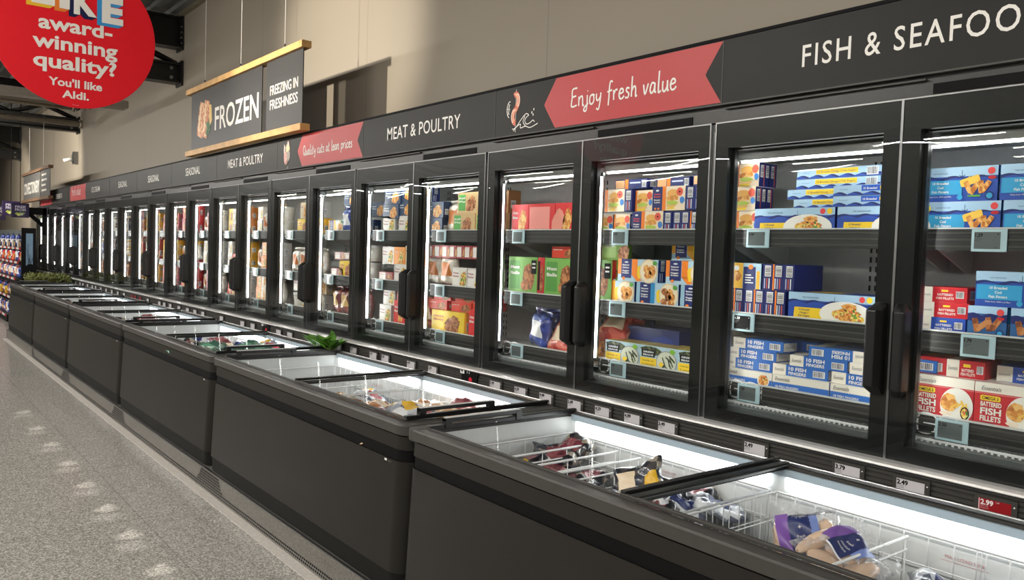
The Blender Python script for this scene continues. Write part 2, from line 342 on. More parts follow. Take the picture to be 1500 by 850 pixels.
# ------------------------------------------------------------------ upright freezer cabinets
P0, PD = 0.586, 0.7695            # near end of the run, door pitch
XD = 2.68                          # door front plane
NM = 12
SH = (1.68, 1.34, 1.055)           # lip tops of the three shelves
ZB, ZT = .905, 2.095               # door bottom and top
def dy(i): return P0+PD*i          # near edge of door i
def make_door(parent, hinge_far):
    """door in local frame: y 0..PD, hinge side far (greater y) or near"""
    w = PD; g0, g1 = (.004, .016) if hinge_far else (.016, .004)
    a, b = g0, w-g1
    d = MB(); st = .058
    d.box(XD, XD+.032, a, a+st, ZB, ZT, m_frame); d.box(XD, XD+.032, b-st, b, ZB, ZT, m_frame)
    d.box(XD, XD+.032, a+st, b-st, ZB, ZB+.05, m_frame); d.box(XD, XD+.032, a+st, b-st, ZT-.10, ZT, m_frame)
    # inner gasket lip
    for q in ((a+st-.004, a+st+.012, ZB+.05, ZT-.10), (b-st-.012, b-st+.004, ZB+.05, ZT-.10)): d.box(XD+.03, XD+.052, q[0], q[1], q[2], q[3], m_black)
    o = d.build('door', parent)
    t = MB(); e = .0045
    t.box(XD-.003, XD+.03, a-e, a, ZB-e, ZT+e, m_silver); t.box(XD-.003, XD+.03, b, b+e, ZB-e, ZT+e, m_silver)
    t.box(XD-.003, XD+.03, a, b, ZB-e, ZB, m_silver); t.box(XD-.003, XD+.03, a, b, ZT, ZT+e, m_silver)
    t.build('edge_trim', o)
    g = MB(); NB = 14; rows = []
    for i in range(NB+1):                                      # the pane bows outward by a few millimetres
        yy = a+.002+(b-a-.004)*i/NB; r = []
        for k in range(NB+1):
            zz = ZB+.002+(ZT-ZB-.004)*k/NB; u = 2*i/NB-1; v = 2*k/NB-1
            r.append((XD-.0015-.0030*(1-u*u)*(1-v*v), yy, zz))
        rows.append(r)
    g.grid(rows, m_glass)
    g.face([(XD+.012, a+st, ZB+.05), (XD+.012, b-st, ZB+.05), (XD+.012, b-st, ZT-.1), (XD+.012, a+st, ZT-.1)], m_glass)
    g.build('glass', o)
    h = MB(); y0 = a+.012 if hinge_far else b-.012; sg = 1 if hinge_far else -1
    poly = [(0, 0), (0, -.03), (.014, -.052), (.04, -.058), (.05, -.05), (.05, 0)]
    zs = (1.115, 1.142, 1.40, 1.427)
    rows = []
    for z, k in zip(zs, (.35, 1, 1, .35)): rows.append([(XD+v*k, y0+sg*(.0+u*(.5+.5*k)), z) for u, v in poly])
    h.grid(rows, m_black, closed=True, sm=False); h.face(rows[0][::-1], m_black); h.face(rows[-1], m_black)
    h.build('handle', o, bevel=.004)
    return o
def make_cabinet():
    root = empty('freezer_cabinet'); W = 2*PD
    b = MB(); xb = 3.17
    b.box(xb, 3.24, 0, W, .90, 2.11, m_inner)                              # back
    for k in (.42, 1.1):
        for dz in range(26): b.box(xb-.002, xb+.001, k-.012, k-.004, .99+dz*.038, 1.012+dz*.038, m_black); b.box(xb-.002, xb+.001, k+.012, k+.020, .99+dz*.038, 1.012+dz*.038, m_black)
    b.box(XD+.06, xb, 0, W, .86, .925, m_inner)
    b.box(XD+.03, 3.24, 0, W, 2.06, 2.17, m_fascia); b.box(2.86, xb, 0, W, 1.985, 2.06, m_inner)
    b.build('housing', root)
    f = MB()                                                            # front surround and mullions
    f.box(XD+.036, XD+.075, 0, .022, .88, 2.10, m_frame); f.box(XD+.036, XD+.075, W-.022, W, .88, 2.10, m_frame); f.box(XD+.036, XD+.075, PD-.03, PD+.03, .88, 2.10, m_frame)
    f.box(XD+.036, XD+.075, 0, W, 1.99, 2.10, m_frame); f.box(XD+.036, XD+.075, 0, W, .87, .93, m_frame)
    f.build('surround', root)
    hd = MB()
    hd.box(XD+.012, XD+.06, 0, W, 2.103, 2.168, m_lip); hd.box(XD+.008, XD+.013, .12, .68, 2.106, 2.138, m_ink); hd.box(XD-.004, XD+.014, .70, W-.05, 2.150, 2.1555, m_rail)
    hd.build('header', root)
    for ya, yb in ((W-.0105, W-.0002), (.0002, .0105)): s = MB(); s.box(XD+.012, XD+.03, ya, yb, ZB-.004, ZT, m_silver); s.build('hinge_post', root)
    hb = MB(); hb.tube([(XD+.006, W-.0075, ZT-.03), (XD+.006, W-.0075, ZT+.006)], .006, m_silver, 8); hb.build('hinge', root)
    for k, z in enumerate(SH):
        h = MB(); h.box(2.812, xb-.005, .03, W-.03, z-.05, z-.038, m_shelf)
        for yb in (.05, PD-.04, PD+.04, W-.05):
            h.prism([(xb-.01, z-.05), (xb-.01, z-.15), (xb-.06, z-.145), (2.90, z-.072), (2.90, z-.05)], m_shelf, lambda u, v, q: (u, q, v), yb-.004, yb+.004)
        o = h.build('shelf', root)
        l = MB()
        for y0, y1 in ((.035, PD-.035), (PD+.035, W-.035)):
            l.box(2.802, 2.812, y0, y1, z-.072, z, m_lip)
            for q in range(3): l.box(2.7985, 2.803, y0, y1, z-.062+.022*q, z-.057+.022*q, m_rail)
            l.box(2.798, 2.813, y0, y1, z-.003, z+.002, m_shelf)
        l.build('price_lip', o)
    g = MB(); g.box(2.755, 2.80, .03, W-.03, .925, .962, m_grey); g.box(2.80, xb, .03, W-.03, .955, .962, m_shelf)
    k = .04
    while k < W-.04: g.box(2.797, 2.85, k, k+.008, .962, .972, m_wire); k += .02
    g.box(2.795, 2.80, .03, W-.03, .968, .976, m_wire); g.box(2.845, 2.85, .03, W-.03, .968, .976, m_wire)
    g.build('floor_grille', root)
    for ye in (PD-.045, W-.045):                                       # white wire product stops at the far end of the bottom shelf
        wf = MB()
        for q in range(2):
            yc = ye-.03-.07*q
            wf.tube(smooth([(2.803, yc-.028, 1.0), (2.803, yc-.028, 1.05), (2.803, yc+.022, 1.055), (2.803, yc+.028, 1.0), (2.803, yc, .99), (2.803, yc-.028, 1.0)], 4), .0035, m_wire, 5)
        wf.tube([(2.803, ye-.15, 1.0), (2.803, ye-.15, 1.05)], .003, m_wire, 5); wf.tube([(2.803, ye-.15, 1.025), (2.803, ye-.02, 1.025)], .003, m_wire, 5); wf.build('wire_stop', root)
    for ya in (PD-.052, W-.052, .046, PD+.044):
        le = MB(); le.box(2.756, 2.768, ya, ya+.0065, 1.06, 1.93, m_led); le.box(2.766, 2.778, ya-.004, ya+.012, 1.04, 1.95, m_silver); le.build('vertical_led', root)
    for y0, y1 in ((.05, PD-.045), (PD+.045, W-.05)):
        le = MB(); le.box(2.80, 2.815, y0, y1, 1.948, 1.956, m_ledt); le.box(2.795, 2.86, y0-.01, y1+.01, 1.957, 1.985, m_inner); le.build('top_led', root)
    d0 = make_door(root, True); d0.location = (0, PD, 0)
    d1 = make_door(root, False)
    # the near door of a pair has its handle at its far edge; the far door at its near edge
    return root
cab = make_cabinet(); CABS = []
for j in range(NM):
    c = cab if j == 0 else clone(cab)
    c.location = (0, P0+2*PD*j, 0)
    where = 'nearest the viewer' if j == 0 else 'at the far end of the row' if j == NM-1 else 'last but one at the far end' if j == NM-2 else '%s from the near end' % ORD[j]
    tagp(c, 'black upright two-door glass freezer cabinet, %s' % where, 'freezer', 'row of upright glass-door freezers'); CABS.append(c)
YE = P0+2*PD*NM
# plinth wall under the cabinets, ribbed price rail and white bumper rail: continuous pieces
mb = MB(); mb.box(2.70, 3.24, P0, YE, 0, .86, m_rim); struct(mb, 'trim_3')
mb = MB(); mb.box(2.635, 2.70, P0, YE, .70, .885, m_rail)
for q in range(5): mb.box(2.629, 2.637, P0, YE, .799+.0165*q, .8085+.0165*q, m_rail)
mb.box(2.626, 2.637, P0, YE, .788, .7945, m_rail); mb.box(2.626, 2.637, P0, YE, .881, .885, m_silver)
pr = tagp(mb.build('price_rail'), 'long grey-brown ribbed price rail below the freezer doors', 'rail')
mb = MB(); mb.prism([(2.622, .888), (2.616, .893), (2.618, .900), (2.636, .9045), (2.70, .9045), (2.70, .888)], M((.72, .72, .70), .3, metal=.35, noise=.03), lambda u, v, q: (u, q, v), P0, YE)
tagp(mb.build('bumper_rail'), 'long white bumper rail directly under the freezer doors', 'rail')
# ------------------------------------------------------------------ price tags on the rail
def price_tag(y, txt, red=False, k=0, lab=''):
    t = MB(); w, h = .118, .064; x = 2.6285
    t.box(x-.008, x, -w/2, w/2, 0, h, m_rail)
    o = t.build('price_tag'); o.location = (0, y, .811)
    s = MB(); d = Dec(s, lambda u, v, l: (x-.008-.0004*l, w/2-u, v))
    scr = P(150, 22, 30) if red else P(205, 203, 206)
    d.rect(.012, .008, .102, .054, scr); d.disc(.110, .046, .0025, .0025, P(230, 230, 230), 1, 8)
    s.build('screen', o)
    if txt:
        s = MB(); d = Dec(s, lambda u, v, l: (x-.0084-.0004*l, w/2-u, v)); ink = P(240, 235, 235) if red else m_ink; q = .018 if red else .014
        d.text(txt, q, .0365, ink, h=.0155, bold=.035)
        d.text('frozen range', q, .031, ink, h=.003); d.text('per pack unit', q, .025, ink, h=.003); d.text('each 1 pk', .074, .011, ink, h=.003)
        if red: d.text('3.49', .060, .047, ink, h=.004); d.rect(.0125, .009, .0155, .053, P(235, 190, 195), 1)
        s.build('lettering', o)
    tagp(o, lab, 'price tag', 'price tags on the rail under the doors'); return o
TG = [(.985, '2.99', 1), (1.235, '2.49', 0), (1.45, '3.79', 0), (1.822, '2.49', 0), (2.255, '3.49', 0), (2.452, '4.99', 0), (2.638, '4.29', 0), (2.825, '5.49', 0), (3.035, '4.49', 0), (3.235, '4.29', 0), (3.448, '3.99', 0),
      (4.065, '3.29', 0), (4.31, '4.99', 0), (4.63, '5.29', 0), (4.79, '4.79', 0), (5.07, '3.99', 0), (5.305, '2.79', 0), (5.53, '3.29', 0), (6.155, '', 0), (6.38, '', 0), (6.95, '', 0), (7.2, '', 0), (7.75, '', 0), (8.3, '', 0), (8.55, '', 0), (8.8, '', 0), (9.1, '', 0), (9.42, '', 0), (9.65, '', 0), (9.85, '', 0), (10.35, '', 0), (10.7, '', 1), (10.95, '', 1), (11.1, '', 1)]
yy = 11.5
while yy < 18.4: TG.append((yy, '', 0)); yy += .34 if int(yy*10) % 3 else .22
for k, (y, t, r) in enumerate(TG):
    nth = ORD[k] if k < len(ORD) else None
    if t: lab = '%s price tag reading %s, %s from the near end of the rail' % ('red' if r else 'white', t, nth)
    elif nth: lab = 'small white price tag, %s from the near end of the rail' % nth
    else: lab = ('small red price tag' if r else 'small white price tag')+', %d%s from the near end of the rail' % (k+1, {1: 'st', 2: 'nd', 3: 'rd'}.get((k+1) % 10, 'th') if not 10 < k+1 < 14 else 'th')
    price_tag(y, t, bool(r), k, lab)
# small black notice with a red mark and black and white squares clipped under the third hinge post
mb = MB(); x = 2.627
mb.box(x-.004, x, -.075, .075, .0, .075, m_ink); mb.box(x-.004, x, -.085, .09, .075, .10, m_ink)
d = Dec(mb, lambda u, v, l: (x-.004-.0004*l, .09-u, v)); d.rect(.0, .072, .04, .104, P(235, 235, 235)); d.rect(.012, .082, .026, .094, m_ink, 2)
for q in (.065, .085): d.rect(q, .078, q+.006, .099, P(190, 190, 190))
d.disc(.10, .045, .016, .016, P(220, 40, 60)); d.rect(.06, .018, .14, .023, P(120, 120, 125)); d.rect(.075, .009, .125, .013, P(120, 120, 125)); d.rect(.094, .0, .104, .01, P(200, 200, 200))
o = mb.build('notice_card'); o.location = (0, 3.69, .795); tagp(o, 'small black notice card with red mark clipped to the price rail', 'sign')
for y, n in ((6.66, 'far'),):
    o2 = o.copy(); COL.objects.link(o2); o2.location = (0, y, .795); tagp(o2, 'small black and red notice card farther along the price rail', 'sign')
# ------------------------------------------------------------------ fascia sign panels above the doors
PW = 1.503; F0 = .582; FZ0, FZ1 = 2.172, 2.422; XF = 2.668
STROKES = {
 'E': (.55, [[(.5, .95), (.1, .9), (.08, .5), (.05, .05), (.5, .08)], [(.08, .52), (.42, .56)]]),
 'n': (.5, [[(.05, .5), (.06, .02)], [(.06, .3), (.2, .48), (.36, .44), (.4, .02), (.5, .05)]]),
 'j': (.3, [[(.2, .5), (.2, .0), (.12, -.28), (-.05, -.25), (0, -.1), (.3, .08)], [(.22, .68), (.24, .72)]]),
 'o': (.48, [[(.3, .48), (.1, .4), (.06, .12), (.22, .0), (.4, .15), (.38, .4), (.26, .48), (.46, .42)]]),
 'y': (.48, [[(.06, .48), (.08, .2), (.22, .14), (.4, .3)], [(.42, .5), (.38, .1), (.26, -.3), (.08, -.24)]]),
 'f': (.42, [[(.44, .9), (.28, .95), (.2, .7), (.18, .2), (.14, -.2)], [(.04, .46), (.4, .52)]]),
 'r': (.38, [[(.05, .5), (.08, .02)], [(.08, .3), (.2, .48), (.36, .48)]]),
 'e': (.44, [[(.06, .26), (.34, .32), (.32, .46), (.16, .48), (.05, .26), (.12, .04), (.3, .02), (.44, .14)]]),
 's': (.36, [[(.32, .44), (.14, .48), (.1, .34), (.28, .2), (.22, .02), (.02, .04)]]),
 'h': (.48, [[(.1, .98), (.06, .02)], [(.06, .26), (.22, .48), (.36, .42), (.38, .02), (.48, .06)]]),
 'v': (.42, [[(.04, .48), (.16, .02), (.38, .5)]]),
 'a': (.48, [[(.36, .44), (.16, .48), (.04, .2), (.14, .02), (.32, .16), (.38, .46), (.38, .06), (.48, .06)]]),
 'l': (.26, [[(.12, .98), (.08, .1), (.16, .0), (.26, .08)]]),
 'u': (.48, [[(.06, .48), (.06, .1), (.2, .0), (.36, .2), (.38, .48)], [(.38, .3), (.4, .02), (.48, .05)]]),
 'Q': (.66, [[(.4, .95), (.1, .8), (.06, .3), (.28, .02), (.56, .25), (.54, .75), (.36, .95)], [(.36, .25), (.62, -.08)]]),
 'i': (.24, [[(.1, .48), (.1, .02), (.22, .06)], [(.12, .66), (.13, .72)]]),
 't': (.36, [[(.16, .82), (.12, .1), (.22, .0), (.34, .08)], [(.0, .5), (.34, .54)]]),
 'c': (.38, [[(.34, .42), (.18, .48), (.05, .24), (.14, .02), (.36, .08)]]),
 'p': (.46, [[(.08, .5), (.04, -.34)], [(.08, .36), (.24, .5), (.4, .36), (.34, .06), (.1, .06)]]), ' ': (.3, [])}
def script_text(d, t, u, v, w, m, wd, layer=2):
    tot = sum(STROKES[c][0]+.06 for c in t); s = w/tot; x = u
    for c in t:
        for st in STROKES[c][1]: d.ribbon(smooth([(x+a*s, v+b*s*1.15) for a, b in st], 5), wd, m, layer)
        x += (STROKES[c][0]+.06)*s
PANELS = [(1, 'FISH & SEAFOOD', .795, None), (1, None, 0, 'Enjoy fresh value'), (1, 'MEAT & POULTRY', .84, None), (1, None, 0, 'Quality cuts at lean prices'), (1, 'MEAT & POULTRY', .87, None),
          (1, 'SEASONAL', .48, None), (1, 'SEASONAL', .48, None), (1, 'SEASONAL', .48, None), (2, 'ICE CREAM', .55, 'fresh value'), (2, 'DESSERTS', .6, 'value')]
PL = ['wide black header board reading FISH & SEAFOOD above the nearest freezer', 'black header board with prawns and a red ribbon reading Enjoy fresh value', 'black header board reading MEAT & POULTRY beside the prawn board',
      'black header board with red ribbon reading Quality cuts at lean prices', 'black header board reading MEAT & POULTRY under the hanging FROZEN sign', 'black header board reading SEASONAL, nearest of the three',
      'black header board reading SEASONAL, middle of the three', 'black header board reading SEASONAL, farthest of the three', 'long black header board with red ribbon reading ICE CREAM', 'farthest black header board with red ribbon reading DESSERTS']
pk = 0; y0 = F0
wh = P(240, 238, 232); or1 = P(222, 110, 70); or2 = P(240, 170, 130)
for (nw, txt, tw, scr), lab in zip(PANELS, PL):
    W = PW*nw; H = FZ1-FZ0
    mb = MB(); mb.box(XF, XF+.02, .0015, W-.0015, 0, H, m_fascia); mb.box(XF-.004, XF+.03, 0, W, H, H+.012, m_ink); mb.box(XF-.002, XF+.02, 0, W, -.006, 0, m_rail)
    mb.box(XF-.0015, XF+.02, -.002, .002, 0, H, m_rail)
    root = mb.build('header_board'); root.location = (0, y0, FZ0); tagp(root, lab, 'sign', 'header boards above the upright freezers')
    fn = lambda u, v, l: (XF-.0006*l, W-u, v)
    if txt:
        t = MB(); d = Dec(t, fn); uc = W/2 if nw == 1 else W*.70
        d.text(txt, uc, .088, wh, w=tw, h=.078, align='c', bold=.005, space=1.18 if txt.startswith('FISH') else 1.05); t.build('lettering', root)
    if scr:
        t = MB(); d = Dec(t, fn)
        if nw == 1: a, b, n1, n2 = W-1.005, W-.002, .09, .085
        else: a, b, n1, n2 = W*.06, W*.47, .06, .06
        # swallow-tailed ribbon with softly rounded points
        d.poly([(a, H-.004), (a-n1*.86, H/2+.016), (a-n1*.97, H/2), (a-n1*.86, H/2-.016), (a, .004), (b, .004), (b-n2*.86, H/2-.016), (b-n2*.97, H/2), (b-n2*.86, H/2+.016), (b, H-.004)], m_red, 1)
        t.build('ribbon', root)
        t = MB(); d = Dec(t, fn)
        if scr.startswith('Enjoy'): script_text(d, scr, a+.115, .088, .66, wh, .0085, 3)
        elif scr.startswith('Quality'): script_text(d, scr, a+.02, .085, .83, wh, .0085, 3)
        else: script_text(d, scr, a+.1, .09, (b-a)*.6, wh, .012, 3)
        t.build('script_lettering', root)
        t = MB(); d = Dec(t, fn)
        if scr.startswith('Enjoy'):
            cx = .175                                     # two prawns on a skewer, a lemon slice and a wave
            d.rect(cx+.004, .012, cx+.007, .235, wh, 1)
            for cy, flip in ((.175, 1), (.095, -1)):
                arc = [(cx+.022*math.cos(q)*(1 if flip > 0 else -1)+.004, cy+.034*math.sin(q)) for q in [(-.55+k*.14)*PI for k in range(10)]]
                d.ribbon(arc, .030, or1, 2); d.ribbon([(p-.004*flip, q) for p, q in arc[2:9]], .012, or2, 3); d.ribbon([(p+.010*flip, q) for p, q in arc[1:9]], .006, P(245, 225, 205), 3)
            lem = [(cx-.045+.024*math.cos(q), .135+.042*math.sin(q)) for q in [(.45+k*.1)*PI for k in range(11)]]
            d.ribbon(lem, .005, wh, 2); d.ribbon([(p*.6+.4*(cx-.045), q*.6+.4*.135) for p, q in lem], .003, wh, 2)
            for q in (.65, .95, 1.25): d.ribbon([(cx-.045, .135), (cx-.045+.022*math.cos(q*PI), .135+.038*math.sin(q*PI))], .003, wh, 2)
            for wv in ([(cx-.02, .03), (cx+.01, .035), (cx+.05, .07), (cx+.09, .098), (cx+.115, .09), (cx+.10, .082), (cx+.085, .065), (cx+.10, .045), (cx+.13, .05), (cx+.15, .06), (cx+.165, .05)],
                       [(cx-.01, .02), (cx+.02, .04), (cx+.05, .05), (cx+.05, .03), (cx+.09, .035), (cx+.13, .025), (cx+.19, .04)], [(cx+.085, .09), (cx+.07, .06), (cx+.09, .038)]):
                d.ribbon(smooth(wv, 5), .0045, wh, 2)
            for p, q in ((cx+.14, .10), (cx+.155, .115), (cx+.15, .088)): d.disc(p, q, .004, .007, wh, 2, 8)
        elif scr.startswith('Quality'):
            cx, cy = .20, .125                            # cuts of meat
            for k, (px, py, rx, ry, c) in enumerate(((0, 0, .055, .075, P(120, 95, 80)), (-.03, -.03, .03, .05, P(205, 150, 140)), (.02, .04, .035, .04, P(225, 200, 150)), (.035, -.02, .03, .045, P(150, 140, 130)), (-.01, -.06, .03, .03, P(180, 120, 110)), (-.045, .03, .012, .04, P(210, 205, 200)), (.03, .075, .018, .02, P(225, 180, 170)))):
                d.disc(cx+px, cy+py, rx, ry, c, 1+k, 14, jit=.15, seed=k)
            d.ribbon([(cx-.05, .2), (cx-.04, .175), (cx-.02, .17)], .004, wh, 8); d.ribbon([(cx+.03, .02), (cx+.02, .0)], .004, wh, 8)
            for k in range(4): d.ribbon([(cx-.04+.012*k, .04+.01*k), (cx-.02+.012*k, .09)], .003, P(240, 220, 215), 9)
        if d.b.f: t.build('food_drawing', root)
    y0 += W
# ------------------------------------------------------------------ kerb in front of the chests: stone-coloured kick panel with punched slots
mb = MB(); m_kerb = speckle('kick_panel', [S(98, 95, 90), S(116, 113, 107), S(88, 85, 80), S(106, 103, 98)], 160, .3)
KY0, KY1 = .2, 14.52
mb.prism([(1.656, .004), (1.650, .012), (1.652, .136), (1.655, .143), (1.72, .145), (1.72, .004)], m_kerb, lambda u, v, q: (u, q, v), KY0, KY1)
mb.box(1.6505, 1.666, KY0, KY1, .143, .1475, m_silver)
y = KY0+.05
def slot(y, z): mb.face([(1.6493, y, z), (1.6493, y+.0135, z), (1.6496, y+.0135, z+.0105), (1.6496, y, z+.0105)], m_ink)
CH0, CP = .46, 2.34                    # near end of the chest row, chest pitch
while y < 12:
    near = min(abs(y-(CH0+CP*k-.1)) for k in range(7))
    n = 2 if near > .26 else min(7, 2+int((.26-near)/.02))
    for k in range(n): slot(y+(.011 if k % 2 else 0), .021+.0172*k)
    y += .0225
tagp(mb.build('kick_panel'), 'long grey kick panel with punched vent slots along the chest freezers', 'kick panel')
# ------------------------------------------------------------------ chest freezers
def ring(x0, x1, y0, y1, r, z, n=5, rb=.01):
    """rounded-rectangle loop; front corners (x0) radius r"""
    pts = []
    for cx, cy, a0, rr in ((x0+r, y0+r, PI, r), (x1-rb, y0+rb, 1.5*PI, rb), (x1-rb, y1-rb, 0, rb), (x0+r, y1-r, .5*PI, r)):
        for k in range(n+1):
            a = a0+.5*PI*k/n; pts.append((cx+rr*math.cos(a), cy+rr*math.sin(a), z))
    return pts
IX0, IX1, IE = 1.742, 2.490, .088       # opening of the well
m_satin = M((.6, .6, .6), .55, metal=.2, noise=.04)
def make_chest():
    root = empty('chest_freezer'); L = CP-.008; R = .07
    xb = 2.505
    def loft(levels, m, name, cap=False, par=root):
        b = MB(); rows = [ring(x, xb, e, L-e, R, z) for x, z, e in levels]; b.grid(rows, m, closed=True, sm=True)
        o = b.build(name, par)
        md = o.modifiers.new('sharp', 'EDGE_SPLIT'); md.split_angle = math.radians(35); return o
    loft([(1.672, .15, .012), (1.668, .236, .010)], m_base, 'base')
    loft([(1.664, .236, .006), (1.686, .690, .004), (1.689, .690, .006)], m_body, 'body')
    loft([(1.692, .690, .008), (1.694, .738, .008)], m_band, 'black_band')
    loft([(1.689, .738, .004), (1.692, .793, .003), (1.698, .793, .008), (1.698, .798, .008)], m_body, 'upper_panel')
    b = MB()
    b.grid([ring(1.690, xb, .002, L-.002, R, .798), ring(1.684, xb, 0, L, R, .801), ring(1.682, xb, 0, L, R, .838), ring(1.686, xb, .003, L-.003, R, .844), ring(1.700, xb-.01, .01, L-.01, R, .8455),
            ring(IX0-.004, IX1+.004, IE-.004, L-IE+.004, .03, .8455, rb=.03), ring(IX0, IX1, IE, L-IE, .03, .842, rb=.03), ring(IX0, IX1, IE, L-IE, .03, .826, rb=.03)], m_rim, closed=True)
    o = b.build('rim', root); o.modifiers.new('sharp', 'EDGE_SPLIT').split_angle = math.radians(35)
    b = MB(); r = [ring(IX0+.001, IX1-.001, IE+.001, L-IE-.001, .03, .826, rb=.03), ring(IX0+.004, IX1-.004, IE+.004, L-IE-.004, .03, .70, rb=.03), ring(IX0+.02, IX1-.02, IE+.02, L-IE-.02, .03, .25, rb=.03)]
    b.grid(r, m_liner, closed=True); b.face(r[-1], m_liner)
    o = b.build('liner', root); o.modifiers.new('sharp', 'EDGE_SPLIT').split_angle = math.radians(40)
    for y0, y1 in ((IE+.05, L/2-.035), (L/2+.035, L-IE-.05)):      # lamp along the rear wall of the well, one per half
        b = MB(); b.box(IX1-.016, IX1-.004, y0, y1, .768, .812, m_ledc); b.build('led_strip', root)
    b = MB(); b.box(IX1-.016, IX1-.003, IE+.02, L-IE-.02, .814, .838, P(176, 194, 206, rough=.3)); b.build('rear_profile', root)
    b = MB(); d = Dec(b, lambda u, v, l: (IX1-.0065+.0*v-.0005*l, L-.60-u, .70+v)); d.text('MAX LOAD LINE', 0, 0, P(196, 140, 140), w=.11); d.rect(-.01, -.008, .12, -.0065, P(200, 150, 150))
    d2 = Dec(b, lambda u, v, l: (IX1-.0065-.0005*l, .60-u, .70+v)); d2.text('MAX LOAD LINE', 0, 0, P(196, 140, 140), w=.11); d2.rect(-.01, -.008, .12, -.0065, P(200, 150, 150))
    b.build('load_line', root)
    # two sliding glass lids: the near one runs above the far one
    for name, ya, yb, z in (('upper', IE-.008, L/2+.035, .853), ('lower', L/2-.03, L-IE+.008, .846)):
        f = MB(); t = .014
        f.box(IX0-.006, IX1+.022, ya, ya+.022, z-.006, z+t, m_black); f.box(IX0-.006, IX1+.022, yb-.022, yb, z-.006, z+t, m_black)
        f.box(IX0-.008, IX0+.006, ya, yb, z-.006, z+.006, m_rim); f.box(IX1+.012, IX1+.022, ya, yb, z-.006, z+t*.6, m_alu)
        o = f.build('lid', root, bevel=.003)
        g = MB(); rows = []
        for i in range(9):
            u = i/8; rows.append([(IX0+.002+(IX1+.012-IX0)*k/8, ya+.02+(yb-ya-.04)*u, z+.004+.005*(1-(2*k/8-1)**2)) for k in range(9)])
        g.grid(rows, m_lidglass); g.build('glass', o)
        if z > .85: f2 = [(yb-.03, m_silver)]
        sl = MB(); e = yb if name == 'upper' else ya
        sl.box(IX0, IX1+.012, (yb-.07 if name == 'upper' else ya+.022), (yb-.022 if name == 'upper' else ya+.05), z-.001, z+.001, m_grey); sl.build('seam_strip', o)
        hy = ya+.012 if name == 'upper' else yb-.012
        h = MB(); zz = z+.03
        h.box(IX0+.06, IX1-.30, hy-.014, hy+.014, zz-.004, zz+.010, m_black); h.box(IX0+.064, IX1-.304, hy-.013, hy+.011, zz+.0095, zz+.0115, m_satin)
        for hx in (IX0+.06, IX1-.33): h.box(hx, hx+.03, hy-.015, hy+.015, z-.002, zz+.006, m_black)
        h.build('handle', o, bevel=.004)
    # small white rating sticker with a black square code area left blank, and rubber buffers
    b = MB(); d = Dec(b, lambda u, v, l: (1.6858+v*0-.0005*l, .16-u, .655+v)); d.rect(0, 0, .018, .03, P(230, 230, 228)); d.rect(.005, .009, .013, .021, m_ink, 2); d.rect(.034, .004, .040, .026, P(95, 92, 86)); d.rect(.046, .004, .052, .026, P(95, 92, 86))
    b.build('sticker', root)
    # end filler with a notch at the far corner
    b = MB(); b.box(1.688, 1.74, L-.085, L-.006, .79, .8475, m_rim); b.build('corner_cap', root, bevel=.012, seg=3)
    return root
chest = make_chest(); NC = 6; CHESTS = []
CN = ['nearest the viewer, with chicken bags inside', 'second from the near end, with brown-tinged food bags', 'third from the near end, with green bags inside', 'fourth from the near end', 'fifth from the near end', 'farthest, beside the low green hedge']
for k in range(NC):
    c = chest if k == 0 else clone(chest); c.location = (0, CH0+CP*k, 0); CHESTS.append(c)
    tagp(c, 'dark brown glass-lid chest freezer, '+CN[k], 'freezer', 'row of chest freezers')
def wire_basket(w, d, h):
    """open wire basket, local origin at its floor centre"""
    b = MB(); r = .0022
    x0, x1, y0, y1 = -d/2, d/2, -w/2, w/2
    for z, rr in ((h, .0042), (h*.66, r), (h*.33, r), (0, r)): b.tube([(x0, y0, z), (x1, y0, z), (x1, y1, z), (x0, y1, z), (x0, y0, z)], rr, m_wire, 5, False)
    n = int(w/.07)
    for k in range(n+1):
        y = y0+w*k/n
        for o in ((0,) if k % 5 else (-.012, 0, .012)):
            yy = min(max(y+o, y0), y1); b.tube([(x0, yy, h), (x0, yy, 0), (x1, yy, 0), (x1, yy, h-.02), (x1+.004, yy, h)], r, m_wire, 4, False)
    n = int(d/.08)
    for k in range(1, n): x = x0+d*k/n; b.tube([(x, y0, h), (x, y0, 0), (x, y1, 0), (x, y1, h)], r, m_wire, 4, False)
    return b.build('wire_basket')
def divider(par, y, d, h, w):
    b = MB(); x0, x1 = -d/2, d/2
    for z, rr in ((h*.92, .0048), (h*.78, .0035), (h*.4, .0025)): b.tube([(x0, y, z), (x1, y, z)], rr, m_white, 6)
    n = 5
    for k in range(n+1): x = x0+.01+(d-.02)*k/n; b.tube([(x, y, h*.92), (x, y, .005)], .0022, m_wire, 4)
    return b.build('divider', par)
BW, BD, BH = 1.03, .69, .28; BZ = .48
bask = wire_basket(BW, BD, BH); BASK = {}
for k in range(NC):
    for q in range(2):
        o = bask if (k, q) == (0, 0) else clone(bask)
        yc = CH0+CP*k+(IE+.035+BW/2 if q == 0 else CP-IE-.045-BW/2); o.location = (2.112, yc, BZ)
        BASK[(k, q)] = o
        tagp(o, 'white wire basket in the %s half of the %s' % ('near' if q == 0 else 'far', ('nearest chest freezer', 'second nearest chest freezer', 'third nearest chest freezer', 'fourth nearest chest freezer', 'fifth nearest chest freezer', 'farthest chest freezer')[k]), 'basket', 'wire baskets in the chest freezers')
DV = {(0, 0): [1.16], (0, 1): [2.53, 2.375, 2.247], (1, 0): [3.65, 3.48], (1, 1): [4.55]}
for kq, ys in [(k, [y-BASK[k].location.y for y in v]) for k, v in DV.items()]:
    for y in ys: divider(BASK[kq], y, BD, BH, BW)
